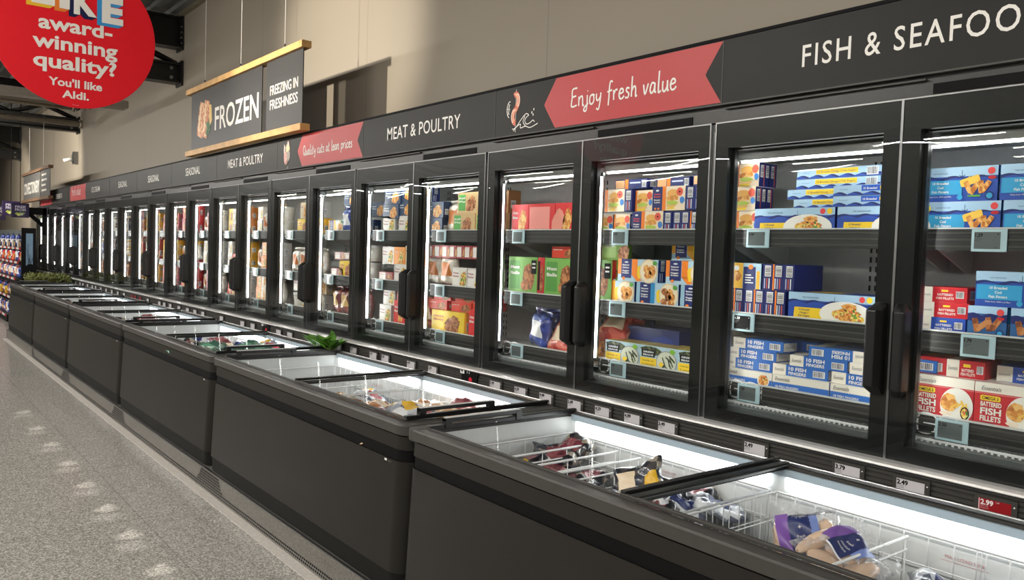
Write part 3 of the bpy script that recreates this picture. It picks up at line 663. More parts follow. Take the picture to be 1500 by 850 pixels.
# ------------------------------------------------------------------ frozen bags
def pillow(name, w, d, t, mats, seed, amp=.25, label=None, n=14):
    """crumpled food bag lying flat: w along y, d along x, t thick; mats = (bag, label colours)"""
    r = random.Random(seed); b = MB(); ph = [r.uniform(0, 6.3) for _ in range(8)]
    def hgt(u, v):
        e = max(0, (1-abs(u)**3)*(1-abs(v)**3))**.6
        return t*e*(1+amp*(math.sin(5*u+ph[0])*math.cos(4*v+ph[1])+.6*math.sin(9*u+7*v+ph[2])+.4*math.sin(13*v-6*u+ph[3])))
    for sgn in (1, -.45):
        rows = []
        for i in range(n+1):
            u = 2*i/n-1; row = []
            for k in range(n+1):
                v = 2*k/n-1
                row.append((v*d/2*(1+.05*math.sin(4*u+ph[4])), u*w/2*(1+.05*math.sin(4*v+ph[5])), t*.5+sgn*hgt(u, v)*.5+.012*math.sin(3*u+ph[6])*(1 if sgn > 0 else 1)))
            rows.append(row)
        base = len(b.f); b.grid(rows, mats[0])
        if sgn > 0:
            for i in range(n):
                for k in range(n):
                    for (a0, a1, c0, c1, m) in (label or ()):
                        if a0 <= (i+.5)/n <= a1 and c0 <= (k+.5)/n <= c1: b.m[base+i*n+k] = b.mi(m)
    return b.build(name)
def bagmat(cols, scale, coat=.9, rough=.3): return speckle('bag_print', [S(*c) for c in cols], scale, rough, .5, .3, coat)
DK = bagmat([(32, 36, 46), (52, 58, 70), (24, 26, 32), (70, 66, 66), (150, 140, 125)], 22)
RDK = bagmat([(130, 60, 70), (150, 85, 90), (110, 50, 60), (170, 120, 118)], 20)
TAN = bagmat([(190, 140, 95), (205, 165, 120), (165, 110, 70), (225, 200, 165)], 24)
GRN = bagmat([(70, 120, 95), (95, 150, 120), (55, 95, 80), (150, 185, 165)], 16)
CLR = bagmat([(190, 195, 200), (150, 155, 165), (215, 218, 220), (120, 125, 135), (90, 95, 110)], 26)
NAV = P(38, 48, 98); PUR = P(120, 80, 160); YEL = P(215, 170, 40); CRM = P(225, 205, 175); RED = P(185, 45, 60); LIM = P(120, 160, 60)
BAGK = [pillow('frozen_bag', .24, .19, .06, (DK,), 1, label=((.3, .7, .25, .75, RDK),)), pillow('frozen_bag', .22, .18, .055, (DK,), 2, label=((.1, .35, .2, .6, YEL), (.6, .9, .3, .8, CRM))),
        pillow('frozen_bag', .26, .18, .05, (RDK,), 3, label=((.1, .5, .55, .95, CRM),)), pillow('frozen_bag', .22, .17, .05, (CLR,), 4, label=((.3, .7, .3, .7, NAV),)),
        pillow('frozen_bag', .25, .2, .05, (TAN,), 5, label=((.35, .65, .2, .8, CRM),)), pillow('frozen_bag', .26, .2, .06, (GRN,), 6, label=((.4, .6, .2, .8, P(225, 235, 230)),)),
        pillow('frozen_bag', .25, .2, .05, (CLR,), 7, label=((.2, .5, .2, .6, P(170, 60, 70)), (.55, .8, .3, .7, YEL)))]
BAGD = ['dark frozen food bag with dusky red label', 'dark frozen food bag with yellow label', 'dusky red frozen food bag', 'clear frozen food bag with navy label', 'golden brown frozen food bag', 'green frozen food bag', 'clear bag with red and yellow label']
for o in BAGK: COL.objects.unlink(o)
CHQ = ['nearest chest freezer', 'second nearest chest freezer', 'third nearest chest freezer', 'fourth nearest chest freezer', 'fifth nearest chest freezer', 'farthest chest freezer']
BAGN = {}
def bag(kind, k, x, y, z, rz=0., rx=0., ry=0., s=1.):
    o = BAGK[kind].copy(); COL.objects.link(o); o.location = (x, CH0+CP*k+y, z); o.rotation_euler = (rx, ry, rz); o.scale = (s, s, s)
    BAGN.setdefault((kind, k), []).append(o); return o
R_ = random.Random(11)
FL = BZ+.012
def wbag(kind, k, x, Y, z, rz=0., rx=0., ry=0., s=1., sz=1.5):
    o = bag(kind, k, x, Y-CH0-CP*k, z, rz, rx, ry, s); o.scale = (s, s, s*sz); return o
u_ = R_.uniform
# nearest chest: a dark heap at the far end, loose bags between the dividers
for i, (kd, x, Y, z, rx, ry) in enumerate(((0, 1.82, 2.60, .655, .5, .1), (2, 1.90, 2.62, .675, .5, .0), (0, 1.98, 2.59, .63, .4, .2), (1, 2.07, 2.60, .635, .5, -.2), (0, 2.16, 2.61, .64, .3, .2), (2, 2.22, 2.58, .625, .5, .1), (0, 2.30, 2.60, .66, .4, -.3), (0, 2.39, 2.59, .68, .5, -.3), (1, 2.34, 2.57, .62, .2, .3))):
    wbag(kd, 0, x, Y, z, 1.3+u_(-.4, .4), rx*u_(-.6, .6), ry, .78)
for i in range(5): wbag((0, 1, 3, 0, 0)[i], 0, 1.85+.13*i, 2.45+u_(-.01, .01), .585, 1.4+u_(-.3, .3), 0, u_(-.2, .2), .72)
for i in range(4): wbag((3, 0, 3, 2)[i], 0, 1.88+.15*i, 2.31+u_(-.01, .01), .56, 1.5+u_(-.2, .2), 0, u_(-.2, .2), .62)
for i, (kd, x, Y, z, rz, rx, ry) in enumerate(((3, 1.86, 2.10, .60, .3, .1, -.2), (3, 1.98, 2.13, .615, 1.2, -.2, .1), (6, 2.06, 2.08, .63, .6, .2, -.3), (3, 2.18, 2.12, .61, 2.0, .1, .2), (0, 2.30, 2.08, .62, .9, -.2, -.2), (0, 2.39, 1.95, .65, 1.4, .2, -.2), (3, 1.90, 1.92, .61, .9, .1, .1),
                          (3, 2.02, 1.90, .63, .2, -.2, -.2), (0, 2.14, 1.90, .62, 1.8, .1, .1), (3, 2.27, 1.88, .64, .5, .2, -.3), (3, 2.38, 1.80, .63, .9, .1, -.1), (3, 1.95, 1.76, .60, .4, .0, .2), (0, 2.1, 1.74, .60, .9, .1, .0))):
    wbag(kd, 0, x, Y, z, rz, rx, ry, .85)
wbag(1, 0, 2.24, 2.03, .715, .9, -.55, -.75, .85, 1.1)
for i, (x, Y) in enumerate(((2.34, .98), (2.26, .86), (2.40, .84), (2.12, .92))): wbag(3, 0, x, Y, .60, .5+i, .1, -.1, 1.0)
wbag(3, 0, 1.90, 1.52, .56, .4, 0, .1, .8)
# second chest: golden and red bags
for i in range(15): wbag((4, 2, 6, 4, 2)[i % 5], 1, 1.83+.145*(i % 5)+u_(-.02, .02), 3.05+.17*(i//5)+u_(-.03, .03), .64+.03*(i % 3), u_(-1, 1), u_(-.25, .25), u_(-.25, .25), .95)
wbag(6, 1, 2.05, 3.30, .715, 1.3, .1, -.1, 1.15)
for i in range(5): wbag((2, 4, 2, 6, 2)[i], 1, 1.84+.14*i, 3.57, .60, 1.4+u_(-.3, .3), 0, u_(-.2, .2), .75)
for i in range(9): wbag((4, 4, 6)[i % 3] if i % 3 else 4, 1, 1.83+.15*(i % 5), 3.66+.14*(i//5)+u_(-.02, .02), .64+.02*(i % 2), u_(-1, 1), u_(-.25, .25), u_(-.25, .25), .95)
for i in range(4): wbag((4, 6)[i % 2], 1, 1.95+.14*i, 4.35+u_(-.04, .04), .56+.02*i, u_(-1, 1), .1, .1, .9)
# farther chests, heaps of bags
for k, kinds in ((2, (5, 5, 3, 5, 6)), (3, (3, 6, 3)), (4, (3, 6, 4)), (5, (3, 3))):
    b0 = CH0+CP*k
    for i in range(15 if k == 2 else 10): wbag(kinds[i % len(kinds)], k, 1.84+.14*(i % 5)+u_(-.02, .02), b0+.32+.3*(i//5)+u_(-.05, .05), .66+.03*(i % 3), u_(-1, 1), u_(-.3, .3), u_(-.3, .3), 1.1)
    for i in range(8 if k == 2 else 5): wbag((3, 0, 3, 2, 3)[i % 5], k, 1.84+.14*(i % 5), b0+1.55+.25*(i//5), .64+.03*(i % 2), u_(-1, 1), .2, .2, 1.1)
for (kd, k), l in BAGN.items():
    l.sort(key=lambda o: o.location.y)
    for i, o in enumerate(l):
        tagp(o, (BAGD[kd]+(', the only one in the ' if len(l) == 1 else ', %s nearest in the ' % ORD[i] if i else ', nearest in the ')+CHQ[k].replace(' freezer', '')), 'food bag', 'frozen bags in the '+CHQ[k])
# flat red and white cartons in the near corner of the second chest
def carton(w, h, d, m1, m2):
    b = MB(); b.box(0, d, -w/2, w/2, 0, h, m1); dd = Dec(b, lambda u, v, l: (v, w/2-u, h+.0004*l)); dd.rect(.01, .01, w-.01, d-.01, m2); dd.rect(.02, .02, w*.4, d-.03, m1, 2); dd.rect(w*.5, d*.4, w*.85, d*.5, m1, 2)
    d2 = Dec(b, lambda u, v, l: (-.0004*l, w/2-u, v)); d2.rect(.01, h*.3, w-.01, h*.75, m2); return b.build('frozen_carton', bevel=.002)
o = carton(.27, .05, .22, RED, P(240, 238, 235)); o.location = (2.20, CH0+CP+.42, .70); o.rotation_euler = (.0, -.06, .1); tagp(o, 'white-topped dark red carton lying in the second nearest chest', 'carton')
o2 = o.copy(); COL.objects.link(o2); o2.location = (2.18, CH0+CP+.22, .66); o2.rotation_euler = (.08, .05, -.2); tagp(o2, 'white-topped dark red carton under the lid handle, second nearest chest', 'carton')
# the two chicken bags propped in the nearest basket: pale fillets and printed film inside clear plastic
m_chick = M(S(222, 190, 160), .35, noise=.12, scale=14, coat=.5, bump=.2)
def chicken_bag(name, seed):
    root = empty(name); r = random.Random(seed)
    w, h, t = .19, .27, .055                       # local: x across, z up the bag, y thickness; front = -y
    def lump(cx, cz, rx, rz, ry, cy, ang):
        b = MB(); rows = []
        for i in range(11):
            a = PI*i/10-.5*PI; row = []
            for k in range(14):
                q = 2*PI*k/14; kk = 1+.10*math.sin(3*q+seed+i*.5)+.06*math.sin(5*a+seed)
                x, y, z = rx*math.cos(a)*math.cos(q)*kk, ry*math.cos(a)*math.sin(q), rz*math.sin(a)*(1+.05*math.cos(q*2))
                row.append((cx+x*math.cos(ang)-z*math.sin(ang), cy+y, cz+x*math.sin(ang)+z*math.cos(ang)))
            rows.append(row)
        b.grid(rows, m_chick, closed=True); b.build('chicken_piece', root)
    lump(.062, .12, .034, .075, .02, 0, .12); lump(-.074, .10, .024, .095, .022, .004, .10); lump(0, .06, .06, .04, .02, .006, .3); lump(-.02, .15, .05, .06, .016, .01, -.2)
    b = MB(); n = 16                                # film envelope with crinkles and a flat sealed top
    for sg in (-1, 1):
        rows = []
        for i in range(n+1):
            v = i/n; row = []
            for k in range(n+1):
                u = 2*k/n-1; e = max(0, (1-u**4)*(1-(2*min(v/.78, 1)-1)**4))**.5
                row.append((u*w/2*(1+.04*math.sin(9*v+seed)), sg*(t/2*e*(1+.12*math.sin(7*u+9*v+seed)))+.006*math.sin(14*v+5*u+seed)*(.3+v), v*h))
            rows.append(row)
        b.grid(rows, m_film)
    b.build('film', root)
    b = MB()
    def fr(u, v, k=0):
        q = v/h; uu = u/(w/2); e = max(0, (1-uu**4)*(1-(2*min(q/.78, 1)-1)**4))**.5
        return (u*(1+.04*math.sin(9*q+seed)), -(t/2*e*(1+.12*math.sin(7*uu+9*q+seed)))+.006*math.sin(14*q+5*uu+seed)*(.3+q)-.0016-.0006*k, v)
    def patch(u0, u1, v0, v1, m, k=0): b.grid([[fr(u0+(u1-u0)*a/6, v0+(v1-v0)*c/8, k) for a in range(7)] for c in range(9)], m)
    patch(-.085, -.048, .10, .22, PUR); patch(-.050, .012, .085, .215, NAV, 1); patch(.010, .034, .12, .215, P(120, 140, 200)); patch(-.05, .02, .079, .086, P(235, 235, 238), 2)
    d = Dec(b, lambda u, v, l: fr(u, v, 2+l))
    for vv, s in ((.168, '+'), (.145, 'fresh'), (.128, 'chicken'), (.113, 'tenders')): d.text(s, -.019, vv, m_letter, h=.008 if s != '+' else .014, align='c')
    b.build('printed_label', root); return root
# hero bags: one standing tilted back, one lying across in front of it
a = chicken_bag('chicken_bag', 2)
a.scale = (1.08,)*3; a.matrix_world = Matrix.Translation((2.19, 1.285, .595)) @ Matrix.Rotation(math.radians(-58), 4, 'Z') @ Matrix.Rotation(math.radians(-26), 4, 'X') @ Matrix.Rotation(math.radians(-13), 4, 'Y')
tagp(a, 'clear chicken bag with upright navy label leaning in the nearest chest', 'food bag', 'chicken bags in the nearest chest')
a2 = clone(a)
zc = Vector((.30, -.09, .05)).normalized(); yb = -Vector((-.55, -.35, .75)); yb = (yb-zc*yb.dot(zc)).normalized(); xc = yb.cross(zc)
mm = Matrix((xc, yb, zc)).transposed().to_4x4(); mm.translation = Vector((2.06, 1.235, .70)); a2.matrix_world = mm
tagp(a2, 'clear chicken bag lying sideways against the other in the nearest chest', 'food bag', 'chicken bags in the nearest chest')
# ------------------------------------------------------------------ food boxes: mesh boxes whose printed faces are flat shapes in the same mesh
# local frame: front face at x=0 looking towards -x, y centred (left = +y), base at z=0
food_g = speckle('fried_food', [S(214, 140, 60), S(232, 168, 84), S(190, 110, 40), S(240, 190, 110)], 90, .4)
food_b = speckle('brown_food', [S(150, 85, 40), S(176, 108, 56), S(120, 64, 30), S(198, 134, 80)], 80, .4)
food_v = speckle('vegetables', [S(70, 120, 40), S(228, 190, 70), S(120, 160, 60), S(222, 110, 60), S(240, 220, 130)], 110, .4)
food_d = speckle('dark_beans', [S(40, 50, 25), S(70, 84, 40), S(22, 26, 14), S(96, 104, 60)], 130, .4)
plate = P(238, 236, 228); sky = P(170, 205, 232); blue = P(38, 78, 170); navy = P(24, 38, 105); cyan = P(50, 160, 210); yel = P(246, 208, 40); ora = P(240, 130, 30); chip = P(245, 200, 80); rd = P(228, 70, 70); red2 = P(196, 28, 40); cream = P(238, 232, 218); grn = P(90, 160, 60); gray = P(150, 152, 155); pal = P(225, 230, 232)
class Pack:
    def __init__(s, w, h, d, base, side=None, top=None):
        s.w, s.h, s.d = w, h, d; s.b = MB(); e = .0
        s.b.box(0, d, -w/2, w/2, 0, h, base)
        E_ = .00045
        s.F = Dec(s.b, lambda u, v, l: (-E_*l, w/2-u, v)); s.N = Dec(s.b, lambda u, v, l: (u, -w/2-E_*l, v)); s.T = Dec(s.b, lambda u, v, l: (v, w/2-u, h+E_*l))
        if side: s.N.rect(.001, .001, d-.001, h-.001, side)
        if top: s.T.rect(.001, .001, w-.001, d-.001, top)
    def bars(s, D, u, v, w, h, vert=False):
        D.rect(u, v, u+w, v+h, P(240, 240, 240), 3); r = random.Random(5); q = .06
        while q < .9:
            k = r.uniform(.02, .06)
            if vert: D.rect(u+w*.08, v+h*q, u+w*.92, v+h*(q+k), m_ink, 4)
            else: D.rect(u+w*q, v+h*.1, u+w*(q+k), v+h*.92, m_ink, 4)
            q += k+r.uniform(.03, .06)
    def waves(s, D, u0, u1, v, amp, m, base, layer=2, ph=0., fr=38):
        n = 30; D.poly([(u0, base)]+[(u1, base)]+[(u1+(u0-u1)*k/n, v+amp*abs(math.sin(fr*(u1+(u0-u1)*k/n)+ph))-amp*.5) for k in range(n+1)], m, layer)
    def done(s, name, bevel=.0012):
        o = s.b.build(name); COL.objects.unlink(o); return o
def fingers(D, cx, cy, s, m=None, n=4, layer=5, seed=1):
    r = random.Random(seed); m = m or food_g
    for k in range(n):
        D.rot(cx+s*(-.9+1.8*k/(n-1))+r.uniform(-.1, .1)*s, cy+r.uniform(-.25, .25)*s, s*.55, s*1.35, r.uniform(-.9, -.2) if k % 2 else r.uniform(.0, .6), m, layer+k % 2)
def chips(D, cx, cy, s, n=7, layer=4, seed=3):
    r = random.Random(seed)
    for k in range(n): D.rot(cx+r.uniform(-1, 1)*s, cy+r.uniform(-.5, .5)*s, s*.22, s*1.2, r.uniform(-1.2, 1.2), chip, layer)
def dish(D, cx, cy, rx, ry, foods, layer=3, seed=0, half=False):
    D.disc(cx, cy, rx, ry, plate, layer, 26, 0, PI if half else 2*PI)
    r = random.Random(seed)
    for k in range(9):
        a = r.uniform(0, PI if half else 2*PI); q = r.uniform(.1, .62); m = foods[k % len(foods)]
        D.disc(cx+rx*q*math.cos(a), cy+ry*(q*math.sin(a)+(.12 if half else 0)), rx*.30, ry*.30, m, layer+1+k % 3, 9, jit=.25, seed=seed+k)
def sea_front(p, D, w, h):
    D.rect(0, 0, w, h, blue, 1); D.rect(0, h*.72, w, h, sky, 2); p.waves(D, 0, w, h*.70, h*.10, navy, h*.55, 3, .6); p.waves(D, 0, w, h*.64, h*.10, blue, h*.5, 4, .2)
    D.text('THE FISHMONGER', w*.27, h*.80, navy, w=w*.2, layer=4, align='c'); D.ribbon([(w*.52, h*.76), (w*.535, h*.73), (w*.58, h*.73), (w*.595, h*.77)], h*.02, navy, 5); D.ribbon([(w*.555, h*.74), (w*.555, h*.9)], h*.015, navy, 5)
def cod_box(food=None, txt=('10 Breaded', 'Cod', 'Fish Fingers'), dark=False):
    w, h, d = .245, .1125, .055; p = Pack(w, h, d, blue, navy); D = p.F; sea_front(p, D, w, h)
    D.poly([(.004, h*.2), (w*.56, h*.2), (w*.56, h*.62), (.004, h*.62)], cyan, 5)
    for i, t in enumerate(txt): D.text(t, w*.28, h*(.50-.125*i), plate, h=h*.075, layer=6, align='c', bold=.02)
    D.text('Made from 100% cod fillet', w*.28, h*.12, plate, w=w*.3, layer=6, align='c')
    fingers(D, w*.76, h*.36, h*.27, food, 4, 7)
    if not dark: D.rot(w*.66, h*.58, h*.55, h*.22, .3, chip, 6); chips(D, w*.68, h*.56, h*.14, 5, 6)
    D.disc(w*.92, h*.85, h*.10, h*.10, rd, 6, 16); D.disc(w*.93, h*.66, h*.11, h*.05, red2, 6, 14); D.disc(w*.91, h*.14, h*.12, h*.12, navy, 9, 16); D.disc(w*.91, h*.14, h*.085, h*.085, cyan, 10, 12); D.disc(w*.54, h*.12, h*.08, h*.08, cyan, 9, 14)
    D.rect(w*.64, h*.12, w*.8, h*.17, grn, 10)
    N = p.N; N.rect(d*.1, h*.1, d*.42, h*.95, cyan, 2); p.bars(N, d*.14, h*.06, d*.3, h*.38, True); N.disc(d*.72, h*.8, d*.2, d*.2, rd, 3, 12); N.disc(d*.72, h*.62, d*.2, d*.1, red2, 3, 12); N.disc(d*.7, h*.35, d*.2, h*.12, food or food_g, 3, 10)
    p.T.rect(.01, .005, w*.6, d-.005, cyan, 2)
    return p.done('fish_finger_box')
def long_box():
    w, h, d = .35, .105, .20; p = Pack(w, h, d, blue, navy, blue); D = p.F; sea_front(p, D, w, h)
    D.poly([(w*.07, h*.06), (w*.45, h*.06), (w*.45, h*.46), (w*.08, h*.46)], yel, 5)
    for i, t in enumerate(('15 Breaded', 'Omega 3', 'Fish Fingers')): D.text(t, w*.20, h*(.345-.11*i), navy, h=h*.07, layer=6, align='c', bold=.015)
    dish(D, w*.68, h*.30, w*.295, h*.46, (food_v, food_g, food_v), 6, 4, False); fingers(D, w*.68, h*.2, h*.2, food_g, 4, 11)
    D.rect(0, 0, w, h*.02, blue, 16)
    D.disc(w*.86, h*.86, h*.105, h*.105, rd, 6, 16); D.disc(w*.94, h*.86, h*.105, h*.105, yel, 6, 16)
    p.bars(D, w*.84, h*.03, w*.1, h*.13)
    p.N.rect(d*.1, h*.3, d*.5, h*.9, blue, 2); p.bars(p.N, d*.6, h*.35, d*.16, h*.5, True); p.T.rect(w*.1, d*.2, w*.5, d*.8, yel, 2)
    return p.done('long_fish_finger_box')
def edge_box(kind):
    w, h, d = .345, .0375, .105; p = Pack(w, h, d, sky, blue, blue); D = p.F; p.waves(D, 0, w, h*.22, h*.3, navy, 0, 1, .3, 50); p.waves(D, 0, w, h*.12, h*.3, blue, 0, 2, .9, 50)
    D.text('THE FISHMONGER', w*.12, h*.55, navy, w=w*.1, align='c', layer=3)
    if kind == 'y': D.rect(w*.24, h*.42, w*.74, h*.92, yel, 3); D.text('15 Breaded Omega 3 Fish Fingers', w*.49, h*.55, navy, w=w*.46, h=h*.2, layer=4, align='c')
    else:
        D.rect(w*.32, h*.4, w*.9, h*.95, P(28, 90, 200), 3); D.text('10 Breaded', w*.34, h*.55, plate, w=w*.15, h=h*.22, layer=4, bold=.02); D.rect(w*.52, h*.48, w*.66, h*.84, yel, 4); D.text('Omega 3', w*.59, h*.56, navy, h=h*.17, layer=5, align='c'); D.text('Fish Fingers', w*.68, h*.55, plate, w=w*.17, h=h*.22, layer=4, bold=.02)
    p.bars(D, w*.84 if kind == 'y' else w*.93, h*.1, w*.13 if kind == 'y' else w*.05, h*.8); p.T.rect(w*.1, d*.2, w*.6, d*.8, yel if kind == 'y' else sky, 2); p.N.rect(d*.1, h*.2, d*.7, h*.8, pal, 2)
    return p.done('flat_fish_finger_box')
def ten_box(flip=False):
    w, h, d = .235, .042, .125; p = Pack(w, h, d, blue, P(34, 104, 190), P(70, 120, 195)); D = p.F; D.rect(0, 0, w, h, P(34, 104, 190), 1); q = (lambda a: w-a) if flip else (lambda a: a)
    a, b = sorted((q(0), q(w*.25))); D.rect(a, 0, b, h, cream, 2)
    D.text('Essentials', q(w*.125), h*.36, P(70, 70, 75), w=w*.17, h=h*.3, layer=3, align='c', shear=.3, flip=flip)
    if flip: D.text('10 FISH', w*.40, h*.12, plate, w=w*.30, h=h*.34, layer=3, bold=.03, flip=True); D.text('FINGERS', w*.40, h*.54, plate, w=w*.30, h=h*.28, layer=3, bold=.03, flip=True)
    else: D.text('10 FISH', w*.30, h*.52, plate, w=w*.32, h=h*.34, layer=3, bold=.03); D.text('FINGERS', w*.30, h*.13, plate, w=w*.32, h=h*.28, layer=3, bold=.03)
    a, b = sorted((q(w*.74), q(w*.95))); p.bars(D, a, h*.18, b-a, h*.6)
    p.N.rect(d*.02, h*.1, d*.75, h*.9, cream, 2); p.N.text('Essentials', d*.38, h*.38, P(150, 150, 155), w=d*.5, h=h*.25, layer=3, align='c', shear=.3)
    for k in range(5): p.T.rect(w*.28, d*(.15+.15*k), w*.9, d*(.2+.15*k), P(180, 205, 232), 2)
    p.T.rect(w*.0, 0, w*.22, d, cream, 2)
    return p.done('fish_finger_carton')
def eight_box(food=False):
    w, h, d = .24, .062, .14; p = Pack(w, h, d, cream, blue, cream); D = p.F; D.rect(0, h*.5, w, h, cream, 1); D.rect(0, 0, w, h*.55, P(34, 104, 190), 2)
    D.text('Essentials', w*.05, h*.66, m_ink, w=w*.27, h=h*.22, layer=3, shear=.35); D.text('18 FISH FINGERS', w*.06, h*.22, plate, w=w*.42, h=h*.14, layer=3, bold=.02)
    for k in range(24): D.disc(w*(k+.5)/24, h*.55, w*.012, h*.03, cream, 3, 6)
    if food: D.disc(w*.84, h*.5, h*.46, h*.46, plate, 4); D.disc(w*.84, h*.5, h*.36, h*.36, food_g, 5, 12, jit=.1); D.disc(w*.87, h*.7, h*.18, h*.14, food_v, 6, 8)
    for k in range(4): p.T.rect(w*.12, d*(.18+.2*k), w*.6, d*(.24+.2*k), P(120, 160, 210), 2)
    return p.done('fish_finger_carton')
def batter_box():
    w, h, d = .2, .143, .17; p = Pack(w, h, d, red2, red2, cream); D = p.F; D.rect(0, h*.74, w, h, cream, 1); D.rect(0, 0, w, h*.78, red2, 2)
    D.rect(0, h*.745, w, h*.765, P(220, 120, 120), 3); D.text('Essentials', w*.10, h*.83, P(70, 70, 75), w=w*.3, h=h*.09, layer=4, shear=.35)
    D.rot(w*.24, h*.655, w*.30, h*.12, 0, yel, 4); D.text('OMEGA 3', w*.24, h*.62, m_ink, w=w*.24, h=h*.07, layer=5, align='c', bold=.02)
    for t, v, hh in (('BATTERED', .47, .105), ('FISH', .29, .15), ('FILLETS', .14, .12)): D.text(t, w*.10, h*v, plate, w=w*.31, h=h*hh, layer=5, bold=.03)
    D.disc(w*.74, h*.36, w*.26, h*.42, plate, 4, 26); D.disc(w*.62, h*.42, w*.13, h*.22, food_g, 5, 14, jit=.12, seed=2); D.disc(w*.58, h*.16, w*.09, h*.06, P(240, 225, 205), 6, 10, jit=.2); chips(D, w*.80, h*.42, h*.18, 6, 6, 9); D.disc(w*.88, h*.22, w*.07, h*.15, m_ink, 7, 14); D.disc(w*.88, h*.22, w*.055, h*.12, food_v, 8, 12)
    D.rect(0, 0, w, h*.03, red2, 9); D.rect(w*.02, h*.02, w*.32, h*.1, P(80, 20, 40), 5); D.disc(w*.05, h*.06, h*.03, h*.03, grn, 6, 8); D.disc(w*.14, h*.06, h*.04, h*.04, blue, 6, 8); D.disc(w*.24, h*.06, h*.045, h*.045, navy, 6, 8)
    p.bars(p.N, d*.3, h*.2, d*.3, h*.3); p.T.rect(.0, .0, w, d*.25, P(236, 214, 210), 2); p.T.rect(w*.2, d*.4, w*.8, d*.9, P(130, 140, 190), 2)
    return p.done('battered_fish_box')
def batter_flat():
    w, h, d = .215, .058, .16; p = Pack(w, h, d, red2, red2, red2); D = p.F; D.rect(0, 0, w*.46, h, red2, 1); D.rect(w*.46, 0, w*.64, h, cream, 1); p.bars(D, w*.12, h*.2, w*.28, h*.5)
    D.text('Essentials', w*.55, h*.4, P(80, 80, 85), w=w*.14, h=h*.22, layer=3, align='c', shear=.3); D.rect(w*.70, h*.62, w*.80, h*.8, yel, 2); D.text('BATTERED', w*.68, h*.36, plate, w=w*.17, h=h*.16, layer=3, bold=.02); D.text('FISH FILLETS', w*.67, h*.14, plate, w=w*.2, h=h*.16, layer=3, bold=.02); p.bars(D, w*.89, h*.3, w*.09, h*.45)
    p.T.rect(w*.0, d*.4, w*.4, d, P(235, 170, 60), 2); p.T.rect(w*.46, 0, w*.64, d, cream, 2)
    return p.done('battered_fish_carton')
def end_box(c1, c2):
    w, h, d = .158, .0505, .20; p = Pack(w, h, d, c1, c2, c1); D = p.F; D.rect(0, 0, w*.30, h, cream, 2); D.text('Essentials', w*.15, h*.4, P(100, 100, 100), w=w*.22, h=h*.14, layer=3, align='c', shear=.3)
    D.rect(w*.48, h*.7, w*.62, h*.82, yel, 2); D.text('BATTERED', w*.40, h*.44, plate, w=w*.32, h=h*.14, layer=3, bold=.02); D.text('FISH FILLETS', w*.38, h*.2, plate, w=w*.36, h=h*.14, layer=3, bold=.02); p.bars(D, w*.78, h*.3, w*.16, h*.45); p.bars(p.N, d*.1, h*.2, d*.2, h*.6)
    return p.done('fish_fillet_carton')
def burger_box(a=None):
    w, h, d = .19, .108, .05; p = Pack(w, h, d, plate, navy, navy); D = p.F; D.rect(0, 0, w, h, P(246, 226, 196), 1); D.rect(0, 0, w*.31, h, navy, 2); D.rect(w*.31, 0, w*.42, h, ora, 2)
    D.disc(w*.15, h*.84, w*.05, h*.04, pal, 3, 10)
    for k, (v, m) in enumerate(((.66, rd), (.56, rd), (.42, plate), (.32, plate))): D.text(('Chicken', 'Breast', 'Burgers', '4 pack')[k], w*.15, h*v, m, w=w*.2, h=h*.065, layer=3, align='c', bold=.03)
    D.disc(w*.10, h*.08, w*.035, h*.05, ora, 3, 10); D.disc(w*.2, h*.08, w*.035, h*.05, ora, 3, 10)
    D.disc(w*.63, h*.70, w*.17, h*.17, P(236, 176, 90), 3, 16); D.rot(w*.62, h*.5, w*.36, h*.2, .1, food_g, 4); D.disc(w*.62, h*.32, w*.17, h*.09, P(180, 200, 80), 5, 12, jit=.2); D.disc(w*.60, h*.22, w*.16, h*.09, P(236, 186, 110), 4, 12)
    D.disc(w*.84, h*.76, w*.1, h*.17, P(226, 90, 70), 4, 14); D.disc(w*.84, h*.76, w*.025, h*.04, m_ink, 5, 8); D.disc(w*.92, h*.42, w*.07, h*.14, P(60, 130, 205), 5, 12, jit=.1); D.rect(w*.46, h*.06, w*.7, h*.13, yel, 5)
    N = p.N; p.bars(N, d*.2, h*.45, d*.45, h*.48, True); N.rect(d*.25, h*.08, d*.4, h*.4, P(190, 200, 225), 2); N.rect(d*.5, h*.08, d*.6, h*.4, P(215, 90, 60), 2)
    p.T.rect(w*.05, d*.2, w*.3, d*.8, ora, 2)
    return p.done('burger_box')
